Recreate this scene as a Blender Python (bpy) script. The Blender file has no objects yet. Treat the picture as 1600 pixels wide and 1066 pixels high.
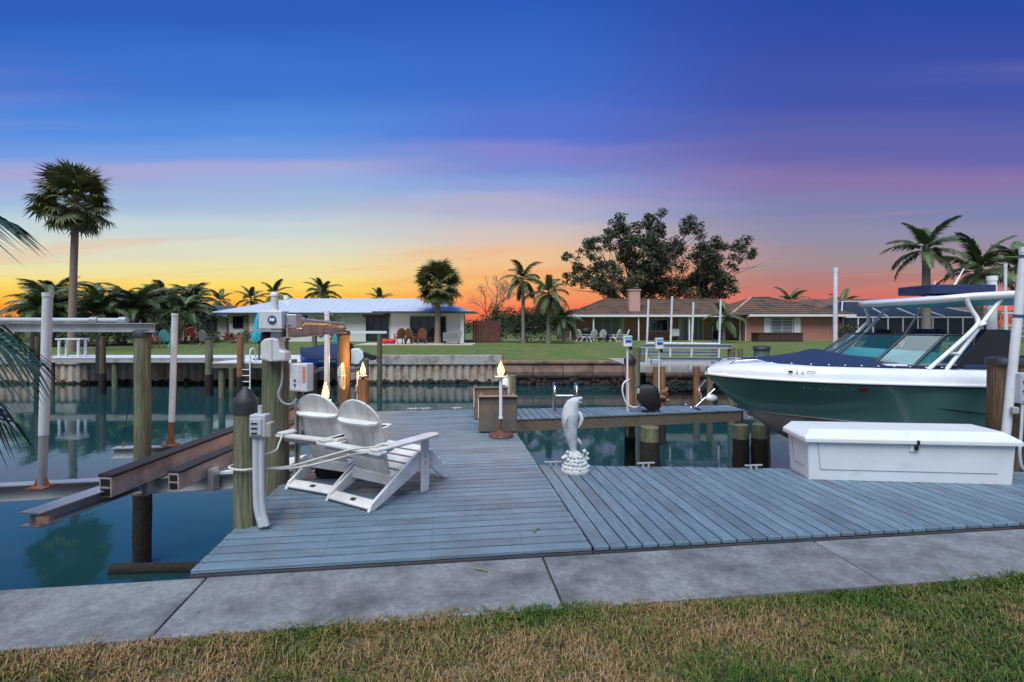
import bpy, math, random
from mathutils import Vector, Matrix, Euler
R = math.radians
PI = math.pi
sc = bpy.context.scene
col = sc.collection

# ---------------------------------------------------------------- camera
cam_d = bpy.data.cameras.new('camera'); cam = bpy.data.objects.new('camera', cam_d); col.objects.link(cam)
cam.location = (0, 0, 1.7); cam.rotation_euler = (R(90), 0, 0)
cam_d.lens = 18.0; cam_d.sensor_width = 36.0; cam_d.shift_y = -0.0156
cam_d.clip_start = 0.05; cam_d.clip_end = 5000
sc.camera = cam

# ---------------------------------------------------------------- sky (dusk afterglow low over the far shore)
world = bpy.data.worlds.new('World'); sc.world = world; world.use_nodes = True
nt = world.node_tree; nt.nodes.clear(); N = nt.nodes; Lk = nt.links.new
def srgb(r, g, b):
    f = lambda c: (c/255/12.92) if c/255 <= .04045 else ((c/255+.055)/1.055)**2.4
    return (f(r), f(g), f(b), 1)
def math_node(op, a, b=None, c=None):
    n = N.new('ShaderNodeMath'); n.operation = op
    for i, v in enumerate((a, b, c)):
        if v is None: continue
        if isinstance(v, (int, float)): n.inputs[i].default_value = v
        else: Lk(v, n.inputs[i])
    return n.outputs[0]
def ramp_node(fac, stops, interp='EASE'):
    n = N.new('ShaderNodeValToRGB'); cr = n.color_ramp; cr.interpolation = interp
    while len(cr.elements) > 1: cr.elements.remove(cr.elements[-1])
    cr.elements[0].position = stops[0][0]; cr.elements[0].color = stops[0][1]
    for p, c in stops[1:]:
        e = cr.elements.new(p); e.color = c
    Lk(fac, n.inputs[0]); return n.outputs[0]
tc = N.new('ShaderNodeTexCoord'); sx = N.new('ShaderNodeSeparateXYZ'); Lk(tc.outputs['Generated'], sx.inputs[0])
X_, Y_, Z_ = sx.outputs
hor = math_node('SQRT', math_node('ADD', math_node('MULTIPLY', X_, X_), math_node('MULTIPLY', Y_, Y_)))
hor = math_node('MAXIMUM', hor, 0.0001)
elev = math_node('DIVIDE', Z_, hor)                    # tangent of the elevation
az = math_node('DIVIDE', X_, hor)                      # sine of the azimuth
front = math_node('DIVIDE', Y_, hor)
def streak(sa, se, rot, seed, detail=5, rough=.55):
    cmb = N.new('ShaderNodeCombineXYZ')
    Lk(math_node('MULTIPLY', az, sa), cmb.inputs[0])
    Lk(math_node('MULTIPLY_ADD', az, rot, math_node('MULTIPLY', math_node('DIVIDE', elev, math_node('SQRT', math_node('MAXIMUM', math_node('SUBTRACT', 1.0, math_node('MULTIPLY', az, az)), .4))), se)), cmb.inputs[1])
    Lk(math_node('MULTIPLY_ADD', front, sa*.6, seed), cmb.inputs[2])
    n = N.new('ShaderNodeTexNoise'); n.inputs['Scale'].default_value = 1; n.inputs['Detail'].default_value = detail
    n.inputs['Roughness'].default_value = rough
    Lk(cmb.outputs[0], n.inputs['Vector']); return n.outputs[0]
n1 = streak(1.3, 9, -.25, 3.1); n2 = streak(2.6, 24, -.8, 7.7, 6, .6)
wob = math_node('ADD', math_node('MULTIPLY', math_node('SUBTRACT', n1, .5), .085), math_node('MULTIPLY', math_node('SUBTRACT', n2, .5), .03))
wob = math_node('MULTIPLY', wob, math_node('MINIMUM', math_node('MAXIMUM', math_node('MULTIPLY', elev, 4.0), .25), 1.0))
flat = math_node('DIVIDE', elev, math_node('SQRT', math_node('MAXIMUM', math_node('SUBTRACT', 1.0, math_node('MULTIPLY', az, az)), .4)))
e2 = math_node('ADD', math_node('MULTIPLY', flat, .94), wob)
ft = lambda px: px/800.0
L_ = [(0, srgb(236,138,70)), (.030, srgb(246,152,58)), (.050, srgb(250,192,72)), (.072, srgb(246,216,104)), (.10, srgb(234,222,160)), (.14, srgb(216,216,194)),
      (.18, srgb(192,208,212)), (.225, srgb(150,190,222)), (.262, srgb(152,172,216)), (.282, srgb(160,166,210)), (.31, srgb(112,152,220)), (.36, srgb(84,138,216)), (.456, srgb(62,114,204)), (.57, srgb(46,94,186)), (.75, srgb(36,76,164)), (1, srgb(32,66,145))]
C_ = [(0, srgb(226,96,76)), (.030, srgb(242,118,82)), (.052, srgb(245,148,94)), (.085, srgb(243,178,112)), (.12, srgb(234,192,146)), (.165, srgb(208,190,184)), (.21, srgb(172,178,204)),
      (.25, srgb(130,158,212)), (.285, srgb(118,138,206)), (.32, srgb(126,130,202)), (.36, srgb(84,116,204)), (.46, srgb(60,106,200)), (.62, srgb(42,86,182)), (.8, srgb(36,74,162)), (1, srgb(30,62,142))]
Rr = [(0, srgb(216,92,82)), (.028, srgb(230,102,86)), (.05, srgb(204,112,104)), (.08, srgb(176,122,118)), (.12, srgb(158,138,146)), (.17, srgb(140,138,164)), (.22, srgb(122,128,172)),
      (.265, srgb(132,114,166)), (.32, srgb(96,98,168)), (.42, srgb(66,84,166)), (.6, srgb(44,74,160)), (.8, srgb(36,68,152)), (1, srgb(30,58,138))]
B_ = [(0, srgb(140,150,165)), (.15, srgb(150,160,180)), (.35, srgb(118,146,184)), (.7, srgb(80,122,176)), (1, srgb(40,82,150))]
cl, cc_, cr_, cb_ = (ramp_node(e2, s) for s in (L_, C_, Rr, B_))
def mixc(f, a, b):
    m = N.new('ShaderNodeMix'); m.data_type = 'RGBA'; Lk(f, m.inputs[0]); Lk(a, m.inputs[6]); Lk(b, m.inputs[7]); return m.outputs[2]
def mapr(v, a, b):
    m = N.new('ShaderNodeMapRange'); m.interpolation_type = 'SMOOTHSTEP'; Lk(v, m.inputs[0])
    m.inputs[1].default_value = a; m.inputs[2].default_value = b; return m.outputs[0]
skyc = mixc(mapr(az, -.42, .02), cl, cc_)
skyc = mixc(mapr(az, .0, .52), skyc, cr_)
skyc = mixc(mapr(front, .45, -.35), skyc, cb_)
# thin high cloud, pink and lilac, in streaks
n3 = streak(.9, 10, .25, 11.3, 6, .55)
cm = math_node('MULTIPLY', mapr(n3, .50, .72), math_node('MULTIPLY', mapr(elev, .10, .24), mapr(elev, .42, .28)))
pink = N.new('ShaderNodeRGB'); pink.outputs[0].default_value = srgb(178,150,190)
skyc = mixc(math_node('MULTIPLY', cm, .3), skyc, pink.outputs[0])
n4 = streak(2.0, 26, -2.2, 21.0, 6, .6)
cm2 = math_node('MULTIPLY', mapr(n4, .50, .66), math_node('MULTIPLY', mapr(elev, .02, .06), mapr(elev, .22, .10)))
orng = N.new('ShaderNodeRGB'); orng.outputs[0].default_value = srgb(238,140,90)
skyc = mixc(math_node('MULTIPLY', cm2, .32), skyc, orng.outputs[0])
bg = N.new('ShaderNodeBackground'); bg.inputs[1].default_value = 1.0; Lk(skyc, bg.inputs[0])
wo = N.new('ShaderNodeOutputWorld'); Lk(bg.outputs[0], wo.inputs[0])

# ---------------------------------------------------------------- soft light of the dusk sky overhead
sd = bpy.data.lights.new('sun', 'SUN'); sd.energy = 3.8; sd.angle = R(50); sd.color = (.92, .98, 1.0)
sun = bpy.data.objects.new('sun', sd); col.objects.link(sun); sun.rotation_euler = (R(29), 0, R(-18)); sun.location = (0, -5, 30)

sc.view_settings.view_transform = 'Standard'; sc.view_settings.look = 'None'
sc.view_settings.exposure = 0.08; sc.view_settings.gamma = 1.0; sc.view_settings.use_curve_mapping = False
sc.render.engine = 'CYCLES'
sc.cycles.use_denoising = True
sc.cycles.max_bounces = 6; sc.cycles.transparent_max_bounces = 12; sc.cycles.caustics_reflective = False; sc.cycles.caustics_refractive = False

# ---------------------------------------------------------------- materials
MATS = {}
def mat(name, c1, c2=None, scale=6.0, rough=.6, bump=0.0, metal=0.0, stretch=(1,1,1), detail=6, rnd=0.0, spec=.5, lo=.35, hi=.65, bscale=None, c3=None, s3=.7, trans=0.0, emit=None, estr=0.0, alpha=1.0, coat=0.0, t3=(.48,.66)):
    m = bpy.data.materials.new(name); m.use_nodes = True; t = m.node_tree; b = t.nodes['Principled BSDF']
    b.inputs['Roughness'].default_value = rough; b.inputs['Metallic'].default_value = metal
    b.inputs['Specular IOR Level'].default_value = spec
    if coat: b.inputs['Coat Weight'].default_value = coat; b.inputs['Coat Roughness'].default_value = .08
    if trans: b.inputs['Transmission Weight'].default_value = trans
    if alpha < 1: b.inputs['Alpha'].default_value = alpha
    if emit: b.inputs['Emission Color'].default_value = (*emit, 1); b.inputs['Emission Strength'].default_value = estr
    c1 = (*c1, 1)
    if c2 is None: c2 = tuple(min(1, v*1.12) for v in c1[:3])
    c2 = (*c2, 1)
    co = t.nodes.new('ShaderNodeTexCoord'); mp = t.nodes.new('ShaderNodeMapping'); mp.inputs['Scale'].default_value = stretch
    oi = t.nodes.new('ShaderNodeObjectInfo'); va = t.nodes.new('ShaderNodeVectorMath'); va.operation = 'ADD'
    sc_ = t.nodes.new('ShaderNodeVectorMath'); sc_.operation = 'SCALE'
    cb = t.nodes.new('ShaderNodeCombineXYZ')
    for i in range(3): t.links.new(oi.outputs['Random'], cb.inputs[i])
    t.links.new(cb.outputs[0], sc_.inputs[0]); sc_.inputs['Scale'].default_value = 37.0 if rnd else 0.0
    t.links.new(co.outputs['Object'], va.inputs[0]); t.links.new(sc_.outputs[0], va.inputs[1])
    t.links.new(va.outputs[0], mp.inputs[0])
    no = t.nodes.new('ShaderNodeTexNoise'); no.inputs['Scale'].default_value = scale; no.inputs['Detail'].default_value = detail
    no.inputs['Roughness'].default_value = .62
    t.links.new(mp.outputs[0], no.inputs['Vector'])
    rp = t.nodes.new('ShaderNodeValToRGB'); rp.color_ramp.elements[0].position = lo; rp.color_ramp.elements[1].position = hi
    rp.color_ramp.elements[0].color = c1; rp.color_ramp.elements[1].color = c2
    t.links.new(no.outputs[0], rp.inputs[0]); cur = rp.outputs[0]
    if c3 is not None:      # broad stains with a shape of their own
        n2 = t.nodes.new('ShaderNodeTexNoise'); n2.inputs['Scale'].default_value = s3; n2.inputs['Detail'].default_value = 8
        n2.inputs['Roughness'].default_value = .68
        t.links.new(va.outputs[0], n2.inputs['Vector'])
        r2 = t.nodes.new('ShaderNodeValToRGB'); r2.color_ramp.elements[0].position = t3[0]; r2.color_ramp.elements[1].position = t3[1]
        r2.color_ramp.elements[0].color = (0,0,0,1); r2.color_ramp.elements[1].color = (1,1,1,1)
        t.links.new(n2.outputs[0], r2.inputs[0])
        mx = t.nodes.new('ShaderNodeMix'); mx.data_type = 'RGBA'; t.links.new(r2.outputs[0], mx.inputs[0]); t.links.new(cur, mx.inputs[6])
        mx.inputs[7].default_value = (*c3, 1); cur = mx.outputs[2]
    if rnd:
        hv = t.nodes.new('ShaderNodeHueSaturation'); mr = t.nodes.new('ShaderNodeMapRange')
        mr.inputs[3].default_value = 1-rnd; mr.inputs[4].default_value = 1+rnd
        t.links.new(oi.outputs['Random'], mr.inputs[0]); t.links.new(mr.outputs[0], hv.inputs['Value'])
        t.links.new(cur, hv.inputs['Color']); cur = hv.outputs[0]
    t.links.new(cur, b.inputs['Base Color'])
    if bump:
        bn = t.nodes.new('ShaderNodeBump'); bn.inputs['Strength'].default_value = bump; bn.inputs['Distance'].default_value = .02
        src = no.outputs[0]
        if bscale:
            n3 = t.nodes.new('ShaderNodeTexNoise'); n3.inputs['Scale'].default_value = bscale; n3.inputs['Detail'].default_value = 4
            t.links.new(mp.outputs[0], n3.inputs['Vector']); src = n3.outputs[0]
        t.links.new(src, bn.inputs['Height']); t.links.new(bn.outputs[0], b.inputs['Normal'])
    MATS[name] = m; return m

mat('deck', (.098,.152,.20), (.20,.28,.345), 5, .55, .5, stretch=(.7,34,34), rnd=.10, c3=(.115,.15,.19), s3=1.1, spec=.45)
mat('fascia', (.10,.085,.06), (.17,.14,.10), 4, .8, .3, stretch=(1,14,14))
mat('fascia_dark', (.035,.035,.04), (.06,.06,.065), 4, .7)
mat('concrete', (.15,.16,.165), (.275,.285,.29), 26, .9, .3, detail=12, rnd=.06, c3=(.09,.095,.10), s3=2.2, lo=.25, hi=.72, bscale=70, t3=(.43,.66))
mat('wall_panel', (.40,.33,.27), (.58,.50,.42), 3, .8, .2, stretch=(6,6,.7), rnd=.10, c3=(.30,.17,.10), s3=1.0)
mat('wall_panel_rust', (.46,.36,.29), (.62,.54,.48), 3, .8, .2, stretch=(6,6,.7), rnd=.08, c3=(.46,.21,.09), s3=.8)
mat('wall_concrete', (.26,.14,.10), (.36,.24,.19), 3, .85, .3, rnd=.08, c3=(.14,.09,.07), s3=.9)
mat('cap_concrete', (.36,.34,.31), (.50,.47,.44), 4, .8, .15, c3=(.20,.18,.155), s3=1.6)
mat('oyster', (.012,.010,.008), (.035,.028,.02), 20, .9, .6)
mat('white_paint', (.74,.75,.76), (.82,.83,.84), 5, .45, .02)
mat('white_poly', (.62,.61,.59), (.78,.775,.76), 3, .5, .06, stretch=(2,2,2), rnd=.05, c3=(.56,.53,.48), s3=2.2)
mat('white_gel', (.78,.79,.80), (.84,.85,.86), 3, .22, 0, coat=.4)
mat('white_box', (.72,.74,.75), (.77,.79,.80), 2, .33, .02, c3=(.60,.61,.60), s3=3.2, t3=(.56,.80))
mat('groove', (.22,.23,.24), None, 4, .7)  # groove shade as a flat grey; also the boat's model stripe
mat('pvc', (.70,.71,.72), (.80,.81,.82), 4, .35, 0, c3=(.60,.60,.60), s3=2.5)
mat('alu', (.48,.49,.50), (.62,.63,.64), 8, .36, .03, metal=.45, c3=(.34,.33,.33), s3=2.0)
mat('alu_warm', (.50,.44,.41), (.64,.57,.53), 6, .45, .05, metal=.05, c3=(.30,.25,.23), s3=2.5)
mat('steel', (.62,.63,.65), (.75,.76,.78), 8, .18, 0, metal=1.0)
mat('rust', (.20,.07,.03), (.34,.14,.06), 14, .85, .3)
mat('carpet', (.018,.018,.024), (.035,.035,.042), 60, .95, .4)
mat('pile', (.06,.075,.04), (.25,.25,.145), 5, .85, .8, stretch=(9,9,.45), c3=(.17,.135,.085), s3=1.8, rnd=.12)
mat('pile_brown', (.075,.045,.025), (.24,.15,.08), 5, .85, .8, stretch=(9,9,.45), c3=(.07,.06,.035), s3=1.8, rnd=.12)
mat('pile_orange', (.20,.085,.035), (.44,.21,.09), 5, .85, .8, stretch=(9,9,.45), c3=(.15,.10,.05), s3=1.8, rnd=.12)
mat('black', (.012,.012,.014), (.022,.022,.025), 10, .6, .1)
mat('black_rubber', (.02,.021,.025), (.04,.042,.05), 10, .55, .15)
mat('grey_box', (.42,.45,.48), (.50,.53,.56), 5, .45, .03)
mat('grey_pvc', (.48,.51,.54), (.56,.58,.61), 5, .4, .02)
mat('beige_box', (.34,.31,.25), (.42,.38,.31), 5, .6, .05)
mat('motor_white', (.66,.65,.66), (.74,.73,.74), 5, .4, .03, c3=(.58,.56,.55), s3=3)
mat('logo_blue', (.03,.08,.16), None, 5, .4)
mat('logo_white', (.75,.78,.8), None, 5, .4)
mat('label_red', (.55,.14,.08), (.7,.35,.25), 30, .5)
mat('label_orange', (.62,.22,.10), (.75,.5,.4), 60, .5)
mat('rope', (.52,.49,.43), (.70,.67,.60), 40, .9, .5)
mat('hose', (.26,.27,.27), (.34,.35,.35), 8, .5, .05)
mat('taupe', (.105,.095,.082), (.145,.13,.112), 8, .7, .25, bscale=90)
mat('cushion', (.62,.58,.50), (.7,.66,.58), 8, .8, .1)
mat('iron_red', (.10,.035,.028), (.17,.06,.045), 12, .6, .3)
mat('statue', (.50,.52,.52), (.66,.68,.68), 14, .7, .25, c3=(.40,.42,.42), s3=6)
mat('teal_hull', (.15,.335,.305), (.158,.348,.318), 2, .16, 0, coat=.6)
mat('bottom_paint', (.40,.35,.33), (.48,.43,.41), 4, .6, .05)
mat('navy', (.008,.022,.075), (.013,.032,.10), 25, .8, .2)
mat('dark_trim', (.02,.022,.028), None, 5, .35)
mat('red_decal', (.6,.05,.025), None, 5, .4)
mat('silver_decal', (.62,.66,.66), None, 5, .35)
mat('turquoise', (.10,.45,.48), (.14,.52,.55), 4, .4)
mat('turq_cloth', (.015,.36,.44), (.03,.46,.55), 9, .8, .2)
mat('glass_dark', (.012,.018,.022), (.02,.03,.035), 2, .06, 0, spec=.8)
mat('stucco', (.78,.75,.71), (.86,.84,.80), 10, .85, .1)
mat('coral', (.46,.20,.145), (.56,.26,.19), 8, .85, .1)
mat('coral_pale', (.58,.30,.25), (.66,.37,.31), 8, .85, .1)
mat('metal_roof', (.62,.67,.73), (.74,.78,.83), 2.5, .35, .05, stretch=(9,.4,.4), metal=.2)
mat('tile_roof', (.085,.050,.036), (.20,.115,.08), 6, .85, .6, stretch=(1,1,2.5), c3=(.05,.04,.032), s3=.9)
mat('blue_roof', (.035,.05,.08), (.06,.08,.12), 4, .7, .2)
mat('fascia_blue', (.05,.07,.09), None, 4, .5)
mat('stone', (.18,.12,.08), (.40,.32,.26), 5, .9, .5)
mat('fence_red', (.10,.028,.022), (.15,.045,.035), 5, .8, .2)
mat('brown_board', (.05,.025,.018), (.08,.04,.03), 6, .8, .2)
mat('wicker', (.20,.075,.035), (.30,.12,.06), 30, .8, .4)
mat('chair_grey', (.20,.19,.18), (.28,.27,.25), 10, .7, .1)
mat('red_cloth', (.55,.02,.02), (.65,.04,.03), 6, .7, .1)
mat('patio', (.52,.45,.40), (.62,.55,.50), 5, .85, .1)
mat('curtain', (.50,.50,.50), (.62,.62,.61), 4, .8, .1, stretch=(12,12,.5))
mat('sheer_grey', (.16,.17,.19), (.24,.25,.27), 3, .5, 0, stretch=(8,8,.4))
mat('screen', (.020,.030,.040), (.03,.042,.052), 3, .5)
mat('trunk_palm', (.24,.155,.115), (.40,.28,.215), 7, .9, .6, stretch=(.6,.6,5))
mat('trunk_grey', (.16,.145,.12), (.28,.255,.215), 6, .9, .5, stretch=(1,1,4))
mat('bark', (.10,.085,.07), (.20,.175,.145), 8, .9, .5)
mat('fan_green', (.075,.095,.032), (.19,.19,.065), 2.2, .5, 0, rnd=.35)
mat('fan_dry', (.16,.115,.05), (.26,.19,.085), 3, .7, 0, rnd=.25)
mat('frond_green', (.050,.085,.032), (.12,.16,.06), 2.2, .5, 0, rnd=.3)
mat('frond_teal', (.012,.042,.032), (.030,.075,.050), 3, .4, 0, rnd=.3)
mat('leaf_dark', (.028,.042,.018), (.080,.098,.045), 1.6, .5, 0, rnd=.2)
mat('leaf_mid', (.035,.065,.018), (.085,.13,.035), 2.2, .55, 0, rnd=.25)
mat('leaf_lime', (.13,.20,.035), (.22,.30,.06), 3, .55, 0, rnd=.2)
mat('leaf_red', (.22,.020,.018), (.40,.06,.04), 4, .55, 0, rnd=.25)
mat('lawn_far', (.05,.105,.014), (.14,.185,.034), 2.6, .95, .6, stretch=(.5,1,1), c3=(.16,.155,.055), s3=.45, bscale=14, t3=(.45,.70))
mat('soil', (.075,.062,.03), (.13,.105,.05), 5, .95, .5)
mat('seaweed', (.10,.12,.05), (.2,.2,.09), 9, .9, .4)
mat('bucket_green', (.10,.14,.10), (.15,.2,.15), 6, .7, .1)

# blade and leaf colours that vary from blade to blade
def blade_mat(name, stops, rough=.7, scale=.9):
    m = bpy.data.materials.new(name); m.use_nodes = True; t = m.node_tree; b = t.nodes['Principled BSDF']
    b.inputs['Roughness'].default_value = rough; b.inputs['Specular IOR Level'].default_value = .25
    at = t.nodes.new('ShaderNodeAttribute'); at.attribute_name = 'tint'
    rp = t.nodes.new('ShaderNodeValToRGB'); cr = rp.color_ramp
    while len(cr.elements) > 1: cr.elements.remove(cr.elements[-1])
    cr.elements[0].position = stops[0][0]; cr.elements[0].color = (*stops[0][1], 1)
    for p, c in stops[1:]: e = cr.elements.new(p); e.color = (*c, 1)
    t.links.new(at.outputs['Fac'], rp.inputs[0]); t.links.new(rp.outputs[0], b.inputs['Base Color'])
    MATS[name] = m; return m
blade_mat('turf', [(0, (.030,.085,.012)), (.35, (.085,.135,.022)), (.56, (.19,.18,.055)), (.76, (.28,.17,.072)), (1, (.41,.26,.135))])

# bulb: a lit amber lamp
m = mat('bulb', (1,.6,.2), None, 4, .5, emit=(1.0,.42,.07), estr=9.0)
# tinted windscreen
m = bpy.data.materials.new('windscreen'); m.use_nodes = True; b = m.node_tree.nodes['Principled BSDF']
b.inputs['Base Color'].default_value = (.03,.13,.15,1); b.inputs['Roughness'].default_value = .03; b.inputs['Alpha'].default_value = .42; b.inputs['Specular IOR Level'].default_value = .9
MATS['windscreen'] = m
# water: smooth canal with faint long ripples
m = bpy.data.materials.new('canal_water'); m.use_nodes = True; t = m.node_tree; b = t.nodes['Principled BSDF']
b.inputs['Base Color'].default_value = (.010,.052,.056,1); b.inputs['Roughness'].default_value = .045; b.inputs['IOR'].default_value = 1.42; b.inputs['Specular Tint'].default_value = (.60,.77,.81,1)
co = t.nodes.new('ShaderNodeTexCoord'); mp = t.nodes.new('ShaderNodeMapping'); mp.inputs['Scale'].default_value = (.9,.45,1)
n = t.nodes.new('ShaderNodeTexNoise'); n.inputs['Scale'].default_value = 2.2; n.inputs['Detail'].default_value = 3
bn = t.nodes.new('ShaderNodeBump'); bn.inputs['Strength'].default_value = .10; bn.inputs['Distance'].default_value = .03
t.links.new(co.outputs['Object'], mp.inputs[0]); t.links.new(mp.outputs[0], n.inputs['Vector']); t.links.new(n.outputs[0], bn.inputs['Height']); t.links.new(bn.outputs[0], b.inputs['Normal'])
MATS['canal_water'] = m

# ---------------------------------------------------------------- mesh helpers
def V(*a): return Vector(a)
class MB:
    def __init__(s): s.v = []; s.f = []; s.sm = []; s.t = None
    def add(s, vs, fs, smooth=False):
        o = len(s.v); s.v += [tuple(p) for p in vs]; s.f += [tuple(i+o for i in f) for f in fs]; s.sm += [smooth]*len(fs); return s
    def box(s, cx, cy, cz, sx, sy, sz, rot=None):
        vs = [V(x*sx/2, y*sy/2, z*sz/2) for x in (-1,1) for y in (-1,1) for z in (-1,1)]
        if rot is not None:
            m = Euler(rot).to_matrix(); vs = [m @ p for p in vs]
        c = V(cx, cy, cz)
        return s.add([p+c for p in vs], [(0,1,3,2),(4,6,7,5),(0,4,5,1),(2,3,7,6),(0,2,6,4),(1,5,7,3)])
    def bb(s, x0, x1, y0, y1, z0, z1): return s.box((x0+x1)/2, (y0+y1)/2, (z0+z1)/2, abs(x1-x0), abs(y1-y0), abs(z1-z0))
    def beam(s, p0, p1, w, h, up=(0,0,1)):
        p0 = V(*p0); p1 = V(*p1); d = (p1-p0).normalized(); side = d.cross(V(*up)).normalized(); u = side.cross(d).normalized()
        vs = [p + side*(a*w/2) + u*(b*h/2) for p in (p0, p1) for a in (-1,1) for b in (-1,1)]
        return s.add(vs, [(0,1,3,2),(4,6,7,5),(0,4,5,1),(2,3,7,6),(0,2,6,4),(1,5,7,3)])
    def ibeam(s, p0, p1, w, h, th=.012):
        p0 = V(*p0); p1 = V(*p1); u = V(0,0,1)
        s.beam(p0, p1, th, h-2*th)
        s.beam(p0+u*(h/2-th/2), p1+u*(h/2-th/2), w, th); s.beam(p0-u*(h/2-th/2), p1-u*(h/2-th/2), w, th); return s
    def tube(s, path, r, n=8, caps=True):
        P = [V(*p) for p in path]; k = len(P); rs = r if isinstance(r, (list, tuple)) else [r]*k
        d0 = (P[1]-P[0]).normalized(); ref = V(0,0,1) if abs(d0.z) < .9 else V(1,0,0)
        a = d0.cross(ref).normalized(); vs = []
        for i in range(k):
            d = (P[min(i+1,k-1)]-P[max(i-1,0)]).normalized(); a = (a-d*a.dot(d)).normalized(); b = d.cross(a)
            for j in range(n):
                q = 2*PI*j/n; vs.append(P[i]+(a*math.cos(q)+b*math.sin(q))*rs[i])
        fs = [(i*n+j, i*n+(j+1)%n, (i+1)*n+(j+1)%n, (i+1)*n+j) for i in range(k-1) for j in range(n)]
        s.add(vs, fs, True)
        if caps: s.add(vs[:n], [tuple(range(n-1,-1,-1))]); s.add(vs[-n:], [tuple(range(n))])
        return s
    def cyl(s, p0, p1, r0, r1=None, n=16): return s.tube([p0, p1], [r0, r0 if r1 is None else r1], n)
    def lathe(s, prof, c=(0,0,0), n=20):
        c = V(*c); vs = [c+V(r*math.cos(2*PI*j/n), r*math.sin(2*PI*j/n), z) for r, z in prof for j in range(n)]
        fs = [(i*n+j, i*n+(j+1)%n, (i+1)*n+(j+1)%n, (i+1)*n+j) for i in range(len(prof)-1) for j in range(n)]
        s.add(vs, fs, True)
        if prof[0][0] > .002: s.add(vs[:n], [tuple(range(n-1,-1,-1))])
        if prof[-1][0] > .002: s.add(vs[-n:], [tuple(range(n))])
        return s
    def prism(s, poly, axis, d0, d1):
        k = len(poly)
        def mk(p, d): return {'x': (d, p[0], p[1]), 'y': (p[0], d, p[1]), 'z': (p[0], p[1], d)}[axis]
        vs = [mk(p, d0) for p in poly] + [mk(p, d1) for p in poly]
        fs = [tuple(range(k-1,-1,-1)), tuple(range(k, 2*k))] + [(i, (i+1)%k, k+(i+1)%k, k+i) for i in range(k)]
        return s.add(vs, fs)
    def grid(s, rows, smooth=True, closed=False):
        n = len(rows[0]); m = n if closed else n-1
        return s.add([p for r in rows for p in r], [(i*n+j, i*n+(j+1)%n, (i+1)*n+(j+1)%n, (i+1)*n+j) for i in range(len(rows)-1) for j in range(m)], smooth)
    def ball(s, c, rx, ry=None, rz=None, n=12, m=8):
        ry = ry or rx; rz = rz or rx; c = V(*c); rows = []
        for i in range(m+1):
            a = -PI/2+PI*i/m; rr = max(math.cos(a), .002)
            rows.append([c+V(rx*rr*math.cos(2*PI*j/n), ry*rr*math.sin(2*PI*j/n), rz*math.sin(a)) for j in range(n)])
        return s.grid(rows, True, True)
    def mesh(s, name, material):
        me = bpy.data.meshes.new(name); me.from_pydata(s.v, [], s.f); me.polygons.foreach_set('use_smooth', s.sm)
        me.materials.append(MATS[material])
        if s.t is not None:
            at = me.attributes.new('tint', 'FLOAT', 'POINT'); at.data.foreach_set('value', s.t)
        me.update(); return me
    def build(s, name, material, parent=None, bevel=0, seg=2, loc=None, rot=None):
        return place(s.mesh(name, material), name, parent, loc, rot, bevel, seg)
def fixn(me):
    import bmesh
    bm = bmesh.new(); bm.from_mesh(me); bmesh.ops.recalc_face_normals(bm, faces=bm.faces); bm.to_mesh(me); bm.free(); return me
def place(me, name, parent=None, loc=None, rot=None, bevel=0, seg=2):
    o = bpy.data.objects.new(name, me); col.objects.link(o)
    if parent is not None: o.parent = parent
    if loc is not None: o.location = loc
    if rot is not None: o.rotation_euler = rot if isinstance(rot, (tuple, list, Euler)) else (0, 0, rot)
    if bevel:
        b = o.modifiers.new('bevel', 'BEVEL'); b.width = bevel; b.segments = seg; b.limit_method = 'ANGLE'; b.angle_limit = R(40)
        fixn(me)
    return o
def tag(o, label, cat, group=None):
    o['label'] = label; o['category'] = cat
    if group: o['group'] = group
    return o
def thing(name, label, cat, loc=(0,0,0), rotz=0, group=None):
    o = bpy.data.objects.new(name, None); col.objects.link(o); o.location = loc; o.rotation_euler = (0,0,rotz); o.empty_display_size = .1
    return tag(o, label, cat, group)
def struct(o, kind='structure'): o['kind'] = kind; return o
def copy_thing(root, loc, rotz, label=None):
    r = root.copy(); col.objects.link(r); r.location = loc; r.rotation_euler = (0,0,rotz)
    if label: r['label'] = label
    for ch in list(root.children):
        c = ch.copy(); col.objects.link(c); c.parent = r
        for g in list(ch.children):
            d = g.copy(); col.objects.link(d); d.parent = c
    return r
def text_part(name, body, size, material, parent, mtx, extrude=.001, shear=0):
    cu = bpy.data.curves.new(name, 'FONT'); cu.body = body; cu.size = size; cu.extrude = extrude; cu.shear = shear
    tmp = bpy.data.objects.new(name, cu); col.objects.link(tmp); bpy.context.view_layer.update()
    me = bpy.data.meshes.new_from_object(tmp.evaluated_get(bpy.context.evaluated_depsgraph_get())); bpy.data.objects.remove(tmp)
    me.materials.clear(); me.materials.append(MATS[material])
    o = bpy.data.objects.new(name, me); col.objects.link(o); o.parent = parent; o.matrix_local = mtx; return o
def circ(r, n, cx=0, cy=0, a0=0, a1=2*PI): return [(cx+r*math.cos(a0+(a1-a0)*i/n), cy+r*math.sin(a0+(a1-a0)*i/n)) for i in range(n+1)]
def lerp(a, b, t): return a+(b-a)*t
def interp(tab, u):
    if u <= tab[0][0]: return tab[0][1]
    for (a, x), (b, y) in zip(tab, tab[1:]):
        if u <= b: return lerp(x, y, (u-a)/(b-a))
    return tab[-1][1]
def smooth_path(pts, k=6):
    P = [V(*p) for p in pts]; out = []
    for i in range(len(P)-1):
        a, b = P[i], P[i+1]; z = P[i-1] if i else a*2-b; c = P[i+2] if i+2 < len(P) else b*2-a
        for j in range(k):
            t = j/k; out.append(.5*((2*a)+(b-z)*t+(2*z-5*a+4*b-c)*t*t+(3*a-z-3*b+c)*t**3))
    out.append(P[-1]); return out
WATER = -1.6
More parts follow.
